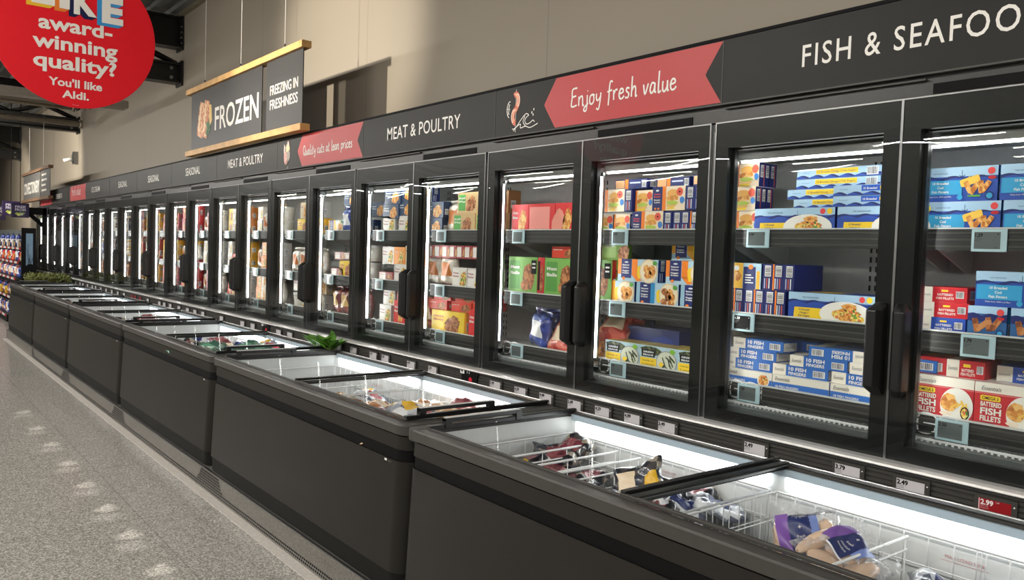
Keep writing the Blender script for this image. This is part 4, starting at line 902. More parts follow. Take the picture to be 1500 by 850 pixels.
def nugget_box(c, kind=0):
    w, h, d = .252, .104, .06; p = Pack(w, h, d, P(176, 208, 226), navy, P(176, 208, 226)); D = p.F
    if kind == 0: D.rect(0, h*.3, w*.1, h, c, 1); D.rect(w*.36, h*.28, w*.5, h, c, 1); D.poly([(w*.36, h*.3), (w*.5, h*.3), (w*.62, h*.05), (w*.5, 0)], c, 1)
    else: D.rect(0, 0, w*.08, h, P(150, 190, 210), 1); D.rect(w*.33, 0, w*.45, h, c, 1)
    D.rect(w*.09, h*.14 if kind == 0 else 0, w*.35, h, navy, 2); D.disc(w*.22, h*.86, w*.05, h*.035, pal, 3, 10)
    for k, (v, t) in enumerate(((.70, 'Battered'), (.58, 'Chicken'), (.44, 'Nuggets'), (.34, 'frozen'))): D.text(t, w*.12, h*v, plate, w=w*.17, h=h*.07, layer=3, bold=.03)
    D.disc(w*.16, h*.12, w*.04, h*.07, ora, 4, 10)
    D.disc(w*.56, h*.45, w*.07, h*.28, yel, 2, 12, jit=.2); D.disc(w*.78, h*.48, w*.22, h*.54, P(226, 200, 160), 3, 22); D.disc(w*.78, h*.48, w*.20, h*.49, P(240, 226, 196), 4, 22)
    r = random.Random(kind)
    for k in range(7): D.disc(w*(.78+r.uniform(-.12, .12)), h*(.45+r.uniform(-.28, .28)), w*.075, h*.17, food_g if k % 2 else food_b if kind else food_g, 5+k % 3, 10, jit=.15, seed=k)
    D.disc(w*.93, h*.85, w*.05, h*.1, grn, 9, 8, jit=.2); D.rect(0, 0, w, h*.012, pal, 9)
    N = p.N; p.bars(N, d*.3, h*.5, d*.4, h*.45, True); N.rect(d*.2, h*.05, d*.32, h*.42, P(200, 205, 225), 2); N.rect(d*.45, h*.05, d*.55, h*.42, P(200, 205, 225), 2)
    return p.done('nugget_box')
def spine_box(v=0):
    w, h, d = .047, .104, .2; p = Pack(w, h, d, navy, navy, navy); D = p.F; p.bars(D, w*.25, h*.52, w*.6, h*.42, True)
    for q in (.2, .42, .64): D.rect(w*q, h*.06, w*(q+.1), h*.45, (pal, P(210, 90, 60), P(170, 180, 215))[(v+int(q*10)) % 3], 2)
    if v == 1: D.rect(0, 0, w*.15, h, ora, 3)
    return p.done('upright_box')
def bean_box():
    w, h, d = .225, .104, .16; p = Pack(w, h, d, P(176, 206, 220), P(176, 206, 220), P(214, 196, 90)); D = p.F; D.disc(w*.3, h*.78, w*.28, h*.2, food_d, 1, 12, jit=.2); D.rect(w*.06, h*.50, w*.42, h*.80, m_ink, 3)
    D.text('GREEN', w*.1, h*.68, pal, w=w*.28, h=h*.08, layer=4, bold=.03); D.text('BEANS', w*.1, h*.55, pal, w=w*.28, h=h*.08, layer=4, bold=.03)
    D.rect(w*.02, h*.02, w*.46, h*.46, yel, 2); D.text('ready in', w*.08, h*.3, m_ink, w=w*.3, h=h*.07, layer=3); D.text('5 minutes', w*.08, h*.14, m_ink, w=w*.32, h=h*.07, layer=3)
    D.disc(w*.73, h*.36, w*.27, h*.5, gray, 4, 24); D.disc(w*.73, h*.36, w*.25, h*.46, P(215, 220, 200), 5, 24)
    r = random.Random(4)
    for k in range(12): D.rot(w*.75+r.uniform(-.15, .15)*w, h*.36+r.uniform(-.28, .28)*h, w*.03, h*.42, r.uniform(.2, 1.1), food_d, 6+k % 2)
    D.disc(w*.60, h*.25, w*.06, h*.1, yel, 8, 8, jit=.2); D.disc(w*.88, h*.86, w*.07, h*.12, P(130, 190, 50), 8, 6, jit=.25); D.rect(0, 0, w, h*.02, pal, 9)
    for k in range(3): p.T.rect(w*.1, .02+.045*k, w*.9, .04+.045*k, P(150, 120, 90), 2)
    return p.done('bean_box')
def photo_box(name, w, h, d, base, side, food, title, lab=None, labm=None, split=.5, top=None, extra=None):
    """carton: coloured panel with title lines and a food picture"""
    p = Pack(w, h, d, base, side, top or base); D = p.F; D.rect(0, 0, w, h, base, 1)
    if lab: D.rect(w*.04, h*.12, w*split*.9, h*.9, lab, 2)
    for k, t in enumerate(title): D.text(t, w*.07, h*(.68-.16*k), labm or plate, w=w*split*.72, h=h*.09, layer=3, bold=.03)
    D.disc(w*(split+.24), h*.42, w*.22, h*.36, food, 3, 14, jit=.22, seed=len(name)); D.disc(w*(split+.30), h*.62, w*.13, h*.2, food, 4, 10, jit=.25, seed=3); D.disc(w*(split+.12), h*.22, w*.13, h*.15, food, 4, 10, jit=.25, seed=8)
    if extra: D.rect(w*.8, h*.55, w*.97, h*.92, extra, 5); D.rect(w*.83, h*.8, w*.94, h*.84, plate, 6); D.rect(w*.83, h*.7, w*.94, h*.74, plate, 6)
    p.bars(p.N, d*.2, h*.2, d*.4, h*.35, True)
    return p.done(name)
def tub(c, lid):
    b = MB(); rows = []
    for z, r in ((0, .052), (.004, .054), (.10, .062), (.104, .064)): rows.append([(.064+r*math.cos(2*PI*k/20), r*math.sin(2*PI*k/20), z) for k in range(20)])
    b.grid(rows, c, closed=True); b.face(rows[0][::-1], c)
    rows = [[(.064+r*math.cos(2*PI*k/20), r*math.sin(2*PI*k/20), z) for k in range(20)] for z, r in ((.100, .0655), (.114, .0655), (.117, .06))]
    b.grid(rows, lid, closed=True); b.face(rows[-1], lid)
    rows = [[(.064+(r+.0008)*math.cos(a), (r+.0008)*math.sin(a), z) for a in [PI*(.6+.08*k) for k in range(11)]] for z, r in ((.025, .0553), (.08, .0605))]
    b.grid(rows, plate); o = b.build('frozen_tub'); COL.objects.unlink(o); return o
def standing_bag(m, lab, s=1.):
    """pillow bag stood upright: flat sealed top, bulging body"""
    b = MB(); n = 10; w, h, t = .17*s, .21*s, .07*s
    for sg in (-1, 1):
        rows = []
        for i in range(n+1):
            v = i/n; e0 = max(0, 1-(2*min(v/.86, 1)-1)**4)
            rows.append([(t/2+sg*(t/2*(max(0, (1-u**4)*e0))**.5*(1+.15*math.sin(6*u+8*v)))+.006*math.sin(11*v+4*u), u*w/2*(1+.05*math.sin(8*v)), v*h) for u in [2*k/n-1 for k in range(n+1)]])
        f0 = len(b.f); b.grid(rows, m)
        if sg < 0:
            for i in range(n):
                for k in range(n):
                    if .3 < (i+.5)/n < .75 and .2 < (k+.5)/n < .8: b.m[f0+i*n+k] = b.mi(lab)
    o = b.build('frozen_bag'); COL.objects.unlink(o); return o
K = {}
def reg(key, o, desc, cat='food box'): K[key] = (o, desc, cat)
reg('cod', cod_box(), 'light blue cod fish finger box'); reg('codb', cod_box(food_b, ('10 Breaded', 'Cod', 'Fish Fingers'), True), 'dark blue breaded fish box'); reg('long', long_box(), 'long blue fish finger box with plate')
reg('edgy', edge_box('y'), 'flat blue box with yellow strip'); reg('edgb', edge_box('b'), 'flat pale box with blue strip'); reg('ten', ten_box(), 'flat blue fish finger carton'); reg('tenf', ten_box(True), 'upside down blue carton')
reg('eig', eight_box(), 'deep cream and blue carton'); reg('eigf', eight_box(True), 'blue carton with round picture'); reg('bat', batter_box(), 'red battered fish fillet box'); reg('batf', batter_flat(), 'flat red carton with barcode')
reg('endr', end_box(red2, red2), 'small red fish fillet carton'); reg('endb', end_box(blue, blue), 'small blue fish fillet carton'); reg('bur', burger_box(), 'navy and orange burger box'); reg('nug', nugget_box(P(250, 176, 40)), 'navy and yellow nugget box')
reg('nugo', nugget_box(ora), 'navy and orange nugget box'); reg('nugb', nugget_box(P(40, 140, 195), 1), 'navy and blue chicken box'); reg('spi', spine_box(0), 'upright navy box with barcode'); reg('spo', spine_box(1), 'upright navy box with orange edge'); reg('bean', bean_box(), 'pale blue green-bean box')
reg('redb', photo_box('chicken_box', .145, .163, .06, P(222, 40, 44), P(200, 30, 36), food_g, ('Chicken', 'Bites'), None, None, .42), 'red chicken box'); reg('redp', photo_box('chicken_box', .215, .163, .06, P(222, 40, 44), P(200, 30, 36), P(236, 150, 130), ('', ''), P(240, 150, 140), None, .9), 'red box showing pink back panel')
reg('grnb', photo_box('meatball_box', .248, .2, .06, P(120, 176, 80), P(200, 40, 44), food_b, ('Meat', 'Balls'), P(80, 150, 60), None, .45, None, m_ink), 'green meatball box'); reg('rgrn', photo_box('meatball_box', .054, .2, .15, P(206, 36, 44), P(110, 170, 70), food_b, ('', ''), m_ink, None, .4), 'narrow red meatball box')
reg('grnl', photo_box('vegetable_box', .165, .095, .06, P(140, 180, 70), P(120, 160, 60), food_b, ('Veggie', ''), P(170, 205, 110), None, .8), 'light green back-turned box'); reg('brwn', photo_box('kraft_box', .19, .13, .09, P(176, 130, 84), P(150, 106, 64), food_b, ('', ''), None, None, .5), 'plain brown carton')
reg('yelb', photo_box('breakfast_box', .22, .12, .09, P(244, 208, 30), P(236, 170, 30), food_b, ('HASH', 'BROWN'), None, P(190, 40, 40), .42), 'yellow box with dish picture'); reg('orr', photo_box('snack_box', .20, .06, .10, P(224, 62, 36), P(200, 40, 28), food_b, ('party', ''), None, None, .5), 'orange-red snack carton')
reg('blub', photo_box('pizza_box', .21, .10, .06, P(36, 62, 96), P(28, 48, 80), food_g, ('Beef', 'Pies'), None, pal, .45), 'dark blue ready-meal box'); reg('grny', photo_box('pie_box', .225, .125, .08, P(214, 182, 130), P(190, 150, 100), food_b, ('Puff', 'Pie'), P(80, 170, 70), None, .4), 'tan box with green label')
reg('whi', photo_box('meal_box', .16, .12, .08, P(226, 222, 214), P(200, 196, 190), food_v, ('Pasta', 'Bake'), P(236, 232, 226), P(150, 60, 60), .5), 'white ready-meal box'); reg('crm', photo_box('meal_box', .15, .13, .08, P(226, 206, 170), P(196, 170, 130), food_g, ('Roast', ''), None, P(120, 70, 40), .4), 'cream ready-meal box')
reg('mar', photo_box('meat_box', .20, .06, .10, P(140, 40, 44), P(110, 30, 34), food_b, ('Beef', ''), P(226, 220, 214), P(140, 40, 44), .5), 'maroon box with white label'); reg('pnk', photo_box('dessert_box', .16, .11, .08, P(226, 120, 130), P(200, 90, 100), food_g, ('Berry', ''), None, None, .45), 'pink dessert box')
reg('orb', photo_box('meal_box', .15, .12, .08, P(238, 150, 50), P(210, 120, 30), food_v, ('Curry', ''), None, None, .45), 'orange ready-meal box'); reg('bigblue', photo_box('bulk_box', .42, .17, .2, P(28, 48, 120), P(24, 40, 100), P(34, 58, 140), ('', ''), None, None, .5), 'large plain blue carton')
reg('tubw', tub(P(232, 226, 214), P(236, 234, 228)), 'white ice cream tub', 'food tub'); reg('tubb', tub(P(110, 70, 40), P(232, 226, 214)), 'brown ice cream tub', 'food tub'); reg('tubp', tub(P(210, 120, 150), P(240, 236, 232)), 'pink ice cream tub', 'food tub'); reg('tuby', tub(P(236, 190, 70), P(240, 232, 210)), 'yellow ice cream tub', 'food tub')
reg('bagr', standing_bag(bagmat([(196, 70, 60), (214, 100, 84), (176, 50, 44), (226, 150, 120)], 26), P(240, 220, 190)), 'red frozen food bag', 'food bag'); reg('bagb', standing_bag(bagmat([(36, 60, 150), (52, 80, 170), (28, 44, 120), (90, 110, 180)], 18), P(236, 236, 240)), 'blue frozen food bag', 'food bag')
reg('bagw', standing_bag(bagmat([(222, 216, 204), (204, 196, 180), (236, 232, 224), (190, 170, 140)], 22), P(200, 120, 60)), 'white frozen food bag', 'food bag'); reg('bago', standing_bag(bagmat([(190, 110, 40), (214, 140, 60), (160, 84, 30), (230, 180, 100)], 20), P(120, 50, 30)), 'golden frozen food bag', 'food bag'); reg('bagg', standing_bag(bagmat([(96, 140, 80), (70, 110, 60), (130, 170, 110), (200, 210, 170)], 22), P(230, 235, 220)), 'green frozen food bag', 'food bag'); reg('bagm', standing_bag(bagmat([(130, 50, 56), (160, 80, 76), (100, 36, 40), (190, 130, 110)], 20), P(226, 190, 120)), 'maroon frozen food bag', 'food bag')
def codn():
    w, h, d = .117, .098, .055; p = Pack(w, h, d, blue, navy); D = p.F; D.rect(0, 0, w, h, P(44, 96, 150), 1); D.rect(0, h*.75, w, h, sky, 2); p.waves(D, 0, w, h*.72, h*.1, navy, h*.5, 3, .6, 60)
    fingers(D, w*.5, h*.36, h*.34, food_b, 4, 5, 3); D.disc(w*.84, h*.82, h*.11, h*.11, rd, 8, 14); D.disc(w*.86, h*.62, h*.11, h*.05, red2, 8, 12); D.disc(w*.85, h*.14, h*.12, h*.12, navy, 9, 14); D.disc(w*.85, h*.14, h*.08, h*.08, cyan, 10, 10)
    p.N.rect(d*.1, h*.1, d*.5, h*.95, cyan, 2); p.bars(p.N, d*.14, h*.06, d*.3, h*.38, True); return p.done('fish_box')
reg('codn', codn(), 'small dark blue fish box')
def burn():
    w, h, d = .105, .098, .12; p = Pack(w, h, d, plate, navy, navy); D = p.F; D.rect(0, 0, w, h, P(246, 226, 196), 1); D.rect(0, 0, w*.1, h, ora, 2); D.disc(w*.45, h*.70, w*.32, h*.17, P(236, 176, 90), 3, 16); D.rot(w*.42, h*.5, w*.62, h*.2, .1, food_g, 4); D.disc(w*.42, h*.32, w*.3, h*.09, P(180, 200, 80), 5, 12, jit=.2); D.disc(w*.4, h*.2, w*.3, h*.09, P(236, 186, 110), 4, 12)
    D.disc(w*.84, h*.74, w*.15, h*.18, P(226, 90, 70), 6, 14); D.disc(w*.9, h*.42, w*.1, h*.14, P(60, 130, 205), 5, 12, jit=.1); D.rect(w*.12, h*.03, w*.6, h*.13, yel, 5)
    N = p.N
    for k in range(3): p.bars(N, d*(.08+.3*k), h*.4, d*.16, h*.5, True); N.rect(d*(.26+.3*k), h*.05, d*(.30+.3*k), h*.95, P(215, 90, 60) if k != 1 else P(10, 14, 50), 2)
    return p.done('burger_box')
reg('burn', burn(), 'narrow burger picture box')
def nugn():
    w, h, d = .145, .104, .12; p = Pack(w, h, d, P(176, 208, 226), navy, P(176, 208, 226)); D = p.F; D.rect(0, 0, w*.40, h, P(250, 196, 60), 1); D.rect(w*.42, 0, w*.82, h*.86, navy, 2); D.rect(w*.86, 0, w*.96, h*.7, P(250, 176, 40), 2); D.disc(w*.2, h*.5, w*.14, h*.2, food_g, 2, 10, jit=.2); D.disc(w*.18, h*.8, w*.1, h*.1, plate, 2, 10); D.disc(w*.66, h*.86, w*.08, h*.1, ora, 3, 10)
    for k in range(4): D.rect(w*.48, h*(.52-.1*k), w*(.76 if k % 2 else .68), h*(.56-.1*k), plate, 3)
    p.bars(p.N, d*.2, h*.4, d*.25, h*.5, True); return p.done('nugget_box')
reg('nugn', nugn(), 'narrow yellow and navy nugget box')
def endw():
    w, h, d = .085, .054, .16; p = Pack(w, h, d, cream, cream, cream); D = p.F; D.rect(0, 0, w, h, cream, 1); D.text('Essentials', w*.5, h*.4, P(90, 90, 95), w=w*.6, h=h*.2, layer=2, align='c', shear=.35); return p.done('white_carton')
reg('endw', endw(), 'small white carton')
def burl():
    w, h, d = .2, .046, .11; p = Pack(w, h, d, navy, navy, navy); D = p.F; D.rect(0, 0, w, h, P(30, 42, 100), 1); D.rect(w*.02, h*.1, w*.3, h*.9, P(220, 170, 120), 2); D.rect(w*.32, 0, w*.42, h, ora, 2); D.rect(w*.47, h*.55, w*.8, h*.7, P(190, 200, 225), 2); p.bars(D, w*.84, h*.15, w*.13, h*.7)
    p.bars(p.N, d*.2, h*.2, d*.4, h*.6); return p.done('burger_box')
reg('burl', burl(), 'flat navy burger box')
reg('yelw', photo_box('breakfast_box', .36, .137, .09, P(244, 208, 30), P(236, 170, 30), food_b, ('HASH', 'BROWNS'), None, P(190, 40, 40), .42), 'wide yellow box with dish picture')
reg('marn', photo_box('meat_box', .078, .078, .10, P(160, 40, 48), P(110, 30, 34), food_b, ('', ''), P(232, 226, 220), P(140, 40, 44), .72), 'small maroon pack with white label')
PK = []
FZ = {0: SH[0]-.024, 1: SH[1]-.008, 2: SH[2]-.012}
def put(key, door, shelf, y, z=0., x=2.822, rz=0., ry=0., rx=0.):
    """y = world y of the item's centre; z above the shelf board"""
    src, desc, cat = K[key]; o = src.copy(); COL.objects.link(o); o.location = (x, y, FZ[shelf]+z); o.rotation_euler = (rx, ry, rz); PK.append((o, key, door, shelf)); return o
# nearest door (0): cod fish fingers, small cartons, battered fish
for t in range(2):
    for i in range(2): put('cod', 0, 0, 1.232-.252*i-(.014 if t == 0 else 0), .113*t); put('cod', 0, 0, 1.205-.252*i, .113*t, 2.882)
for t, k in enumerate(('endb', 'endr', 'endr')): put(k, 0, 1, 1.262-.008*(t % 2), .051*t, 2.824)
put('codn', 0, 1, 1.118); put('codn', 0, 1, .99); put('codn', 0, 1, .865); put('codb', 0, 1, 1.035, .0985); put('codb', 0, 1, .775, .0985)
for i in range(3): put('bat', 0, 2, 1.244-.2025*i)
put('batf', 0, 2, 1.237, .1435, 2.85, .08); put('endb', 0, 2, 1.03, .1435, 2.90); put('endb', 0, 2, .86, .1435, 2.90)
# second door (1)
put('long', 1, 0, 1.838); put('long', 1, 0, 1.478)
for t in range(4): put('edgy', 1, 0, (1.72, 1.75, 1.712, 1.71)[t], .107+.039*t, 2.905)
for t in range(2): put('edgb', 1, 0, 1.505, .107+.039*t, 2.828)
for t in range(2): put('burn', 1, 0, 2.072-.02*(1-t), .1*t, 2.828)
put('burn', 1, 0, 2.075, .199, 2.85)
for i in range(5): put('spi' if i % 2 else 'spo', 1, 1, 2.075-.049*i, 0, 2.823)
put('nugn', 1, 1, 2.045, .105, 2.824)
for i in range(3): put('spi' if i != 1 else 'spo', 1, 1, 1.945-.0485*i, .105, 2.828)
put('long', 1, 1, 1.665)
for t in range(3): put('endw', 1, 1, 1.44, .0545*t, 2.826+.004*(t % 2))
lay = [('eigf', 2.02, 0), ('eig', 1.775, 0), ('eig', 1.53, 0), ('ten', 2.03, .0625), ('ten', 1.79, .0625), ('ten', 1.54, .0625), ('ten', 2.015, .105), ('ten', 1.715, .105), ('ten', 1.47, .105), ('ten', 1.985, .1475), ('tenf', 1.635, .1475), ('ten', 1.39, .1475), ('ten', 1.90, .1475, 2.97), ('tenf', 1.66, .1475, 2.97)]
for i, q in enumerate(lay): put(q[0], 1, 2, q[1], q[2], q[3] if len(q) > 3 else (2.824 if q[2] == 0 else 2.842), (.0, .03, -.03)[i % 3])
# third door (2)
put('bur', 2, 0, 2.845, .109, 2.826); put('spi', 2, 0, 2.722, .109); put('burn', 2, 0, 2.638, .109, 2.84); put('bur', 2, 0, 2.475, .109, 2.824); put('spi', 2, 0, 2.352, .109); put('spi', 2, 0, 2.303, .109); put('spi', 2, 0, 2.25, .109)
put('burn', 2, 0, 2.885, 0, 2.826, .25); put('burn', 2, 0, 2.765, 0, 2.83); put('bur', 2, 0, 2.598, 0, 2.824)
for i in range(5): put('spo' if i == 3 else 'spi', 2, 0, 2.476-.05*i, 0, 2.824+.004*(i % 2))
put('burl', 2, 0, 2.735, .2175, 2.85, .04); put('burl', 2, 0, 2.51, .2175, 2.89, -.03); put('burl', 2, 0, 2.26, .2175, 2.85)
for t in range(2): put('grnl', 2, 1, 2.858-.006*t, .0965*t+.105, 2.85)
put('nug', 2, 1, 2.79, 0, 2.827); put('nugb', 2, 1, 2.52, 0); put('nugo', 2, 1, 2.645, .105); put('nugo', 2, 1, 2.345, .105); put('nug', 2, 1, 2.40, .21, 2.92); put('nugb', 2, 1, 2.255, 0)
for i in range(3): put('bean', 2, 2, 2.724-.227*i)
put('bigblue', 2, 2, 2.70, 0, 2.955); put('bagr', 2, 2, 2.865, .0, 2.95, .2, .0, .15); put('bagr', 2, 2, 2.855, .117, 2.85, .3, .9); put('bagb', 2, 2, 2.84, .0, 3.06, -.2)
# fourth door (3)
put('redb', 3, 0, 3.535); put('redp', 3, 0, 3.352); put('redb', 3, 0, 3.168); put('redb', 3, 0, 3.02, 0, 2.824); put('blub', 3, 0, 3.4, 0, 2.95); put('blub', 3, 0, 3.15, .0, 2.95)
put('grnb', 3, 1, 3.495); put('rgrn', 3, 1, 3.34); put('grnb', 3, 1, 3.185); put('grnb', 3, 1, 2.935 + .0); put('orr', 3, 1, 3.20, .202, 2.86); put('mar', 3, 1, 2.99, .202, 2.86)
put('bagb', 3, 2, 3.40, 0, 2.84, -.15, 0, .15); put('bagb', 3, 2, 3.42, .0, 2.93, .2); put('brwn', 3, 2, 3.20, 0, 3.0); put('bagr', 3, 2, 3.22, 0, 2.83, .1, .5, .0); put('bagg', 3, 2, 3.10, 0, 2.86, -.1, .3); put('brwn', 3, 2, 2.99, 0, 2.90)
# fifth door (4)
for t in range(2): put('blub', 4, 0, 4.42-.01*t, .102*t); put('bagw', 4, 0, 4.235, .0, 2.85) if t == 0 else put('blub', 4, 0, 4.215, .15, 2.95)
put('grny', 4, 0, 4.08, 0, 2.824); put('grny', 4, 0, 3.85, 0, 2.83); put('grny', 4, 0, 4.06, .1265, 2.84); put('brwn', 4, 0, 3.84, .127, 2.90); put('bagw', 4, 0, 4.27, 0, 2.94)
for i in range(5): put(('bagw', 'bagw', 'whi', 'whi', 'bagw')[i], 4, 1, 4.42-.155*i, 0, 2.828)
for i in range(7): put('marn', 4, 1, 4.45-.083*i, .175, 2.832)
for t in range(2): put('orr', 4, 2, 4.35-.26*t, .139, 2.83, .03); put('orr', 4, 2, 4.30-.24*t, .2, 2.83, -.03); put('orr', 4, 2, 3.87, .165+.0615*t, 2.83)
put('yelw', 4, 2, 4.222, 0, 2.822); put('redb', 4, 2, 3.94, 0, 2.835); put('bagr', 4, 2, 4.50, 0, 2.84)
# sixth door (5)
for t in range(3): put('blub' if t else 'whi', 5, 0, 4.98-.02*t, .102*t if t else 0); put(('whi', 'blub', 'blub')[t], 5, 0, 4.78, (.0, .121, .2235)[t], 2.83); put(('blub', 'blub', 'nugb')[t], 5, 0, 4.58, .102*t, 2.83)
for i, k in enumerate(('whi', 'orb', 'crm', 'pnk')): put(k, 5, 1, 5.03-.155*i, .115, 2.85)
for i, k in enumerate(('mar', 'whi', 'crm')): put(k, 5, 1, 5.0-.19*i, 0)
for i, k in enumerate(('whi', 'pnk', 'mar')): put(k, 5, 2, 5.0-.19*i, .12, 2.85)
for i, k in enumerate(('whi', 'redb', 'brwn')): put(k, 5, 2, 5.0-.19*i, 0)
# seventh door (6)
for i, k in enumerate(('nug', 'bagb', 'tubw', 'blub')): put(k, 6, 0, 5.80-.165*i)
for i in range(3): put('blub', 6, 0, 5.66-.215*i, .215 if i == 0 else .125, 2.87)
for i, k in enumerate(('mar', 'yelb', 'tubw', 'tubw')): put(k, 6, 1, 5.76-.15*i, 0, 2.823)
for i, k in enumerate(('mar', 'mar', 'tubw', 'tubw')): put(k, 6, 1, 5.76-.15*i, .125, 2.85)
for i in range(4): put('bagm', 6, 2, 5.80-.155*i, 0, 2.83, .2*(i % 3-1))
# eighth door (7)
put('whi', 7, 0, 6.14, .13); put('yelb', 7, 0, 6.15); put('yelb', 7, 0, 6.40); put('crm', 7, 0, 6.38, .125)
for i in range(4): put('bagw', 7, 1, 6.55-.16*i)
for i, k in enumerate(('tubw', 'tuby', 'crm', 'whi')): put(k, 7, 2, 6.55-.16*i); put('crm' if i % 2 else 'whi', 7, 2, 6.55-.16*i, .132 if i != 1 else .122, 2.85)
# the doors farther along: mixed rows seen between reflections
mix = {8: ('whi', 'crm', 'bagw', 'tubw', 'orb'), 9: ('orr', 'yelb', 'crm', 'whi', 'orb'), 10: ('whi', 'tubw', 'bagw', 'pnk'), 11: ('yelb', 'bagw', 'whi', 'redb'), 12: ('pnk', 'redb', 'yelb', 'bagr'), 13: ('whi', 'yelb', 'bago', 'grnb'), 14: ('redb', 'bagb', 'bago', 'yelb'),
       15: ('tubb', 'tuby', 'bago', 'blub'), 16: ('tubb', 'bago', 'blub', 'tubw'), 17: ('tubb', 'bago', 'tuby', 'bagb'), 18: ('bago', 'tubb', 'blub', 'whi'), 19: ('bago', 'tubb', 'tubw', 'blub'), 20: ('blub', 'tubw', 'whi', 'redb'), 21: ('blub', 'whi', 'tubb', 'redb'), 22: ('redb', 'blub', 'whi', 'bagb'), 23: ('redb', 'blub', 'tubw', 'whi')}
for dr, ks in mix.items():
    for sh in range(3):
        n = 5
        for i in range(n):
            k = ks[(i*3+sh*2+dr) % len(ks)] if not (sh == 2 and 14 <= dr <= 19) else 'bago'
            yb = dy(dr)+.09+(PD-.17)*(i+.5)/n; src = K[k][0]
            zs = [0.]
            if K[k][2] == 'food box': zs = [0., src.dimensions.z+.0015]
            elif K[k][2] == 'food tub': zs = [0., .118]
            for q, z in enumerate(zs):
                o = put(k, dr, sh, yb+(rnd.uniform(-.006, .006) if q else 0), z, 2.828+.004*q, rnd.uniform(-.03, .03))
                o.scale = (1., min(1., .118/max(src.dimensions.y, .01)) if src.dimensions.y > .118 else 1., 1.)
DN = ['nearest door']+['%s nearest door' % ORD[i] for i in range(1, 24)]
SN = ('top', 'middle', 'bottom')
grp = {}
for o, key, dr, sh in PK: grp.setdefault((key, dr, sh), []).append(o)
for (key, dr, sh), l in grp.items():
    desc, cat = K[key][1], K[key][2]
    rows = {}
    for o in l: rows.setdefault(round(o.location.z, 2), []).append(o)
    zs = sorted(rows)
    for zi, z in enumerate(zs):
        fr = [o for o in rows[z] if o.location.x < 2.875]; bk = [o for o in rows[z] if o.location.x >= 2.875]
        for seq, rear in ((sorted(fr, key=lambda o: -o.location.y), 0), (sorted(bk, key=lambda o: -o.location.y), 1)):
            for i, o in enumerate(seq):
                bits = []
                if len(seq) > 1: bits.append('%s from left' % ORD[i])
                if len(zs) > 1: bits.append(('lowest tier' if zi == 0 else 'top tier' if zi == len(zs)-1 else '%s tier' % ORD[zi]))
                if rear and fr: bits.append('rear')
                lab = desc+(', '+' '.join(bits) if bits else '')+', %s shelf, %s' % (SN[sh], DN[dr])
                tagp(o, lab, cat, '%ss on the %s shelf behind the %s' % (desc, SN[sh], DN[dr]))
# ------------------------------------------------------------------ electronic shelf tags inside the cabinets
m_tagf = P(176, 205, 212, rough=.3); m_lcd = P(96, 104, 104, rough=.25); m_lcdw = P(188, 190, 186, rough=.25)
PR = {(0, 0): '1.29', (0, 1): '1.79', (0, 2): '2.50', (1, 0): '3.99', (1, 1): '6.59', (1, 2): '1.80', (2, 0): '4.49', (2, 1): '4.99', (2, 2): '1.99'}
for dr in range(12):
    for sh in range(3):
        yc = dy(dr)+(.53 if dr == 0 else .615 if dr > 1 else .65-.05*(sh == 1)-.03*(sh == 2)) + (0, 0, -.02)[sh]; w, h = .105, .072; x = 2.792
        if dr == 0: yc = (1.115, 1.13, 1.195)[sh]
        if dr == 1: yc = (1.975, 2.025, 1.985)[sh]
        t = MB(); t.box(x, x+.006, -w/2, w/2, 0, h, m_tagf); o = t.build('shelf_tag', bevel=.002); o.location = (0, yc, SH[sh]-.076)
        s = MB(); D = Dec(s, lambda u, v, l: (x-.0005*l, w/2-u, v)); D.rect(.009, .009, w-.018, h-.009, m_lcd if dr != 1 or sh != 1 else m_ink); s.build('screen', o)
        if (dr, sh) in PR:
            s = MB(); D = Dec(s, lambda u, v, l: (x-.0008-.0005*l, w/2-u, v)); ik = m_ink if (dr, sh) != (1, 1) else pal
            D.text(PR[(dr, sh)], .012, .048, ik, h=.011, bold=.03); D.text('frozen pack', .012, .040, ik, h=.003); D.text('per kg', .012, .034, ik, h=.003); D.text('each', .07, .013, ik, h=.003); D.disc(.08, .056, .0022, .0022, ik, 1, 8); s.build('lettering', o)
        tagp(o, 'pale blue framed shelf tag on the %s shelf lip, %s' % (SN[sh], DN[dr]), 'shelf tag', 'shelf tags inside the upright freezers')
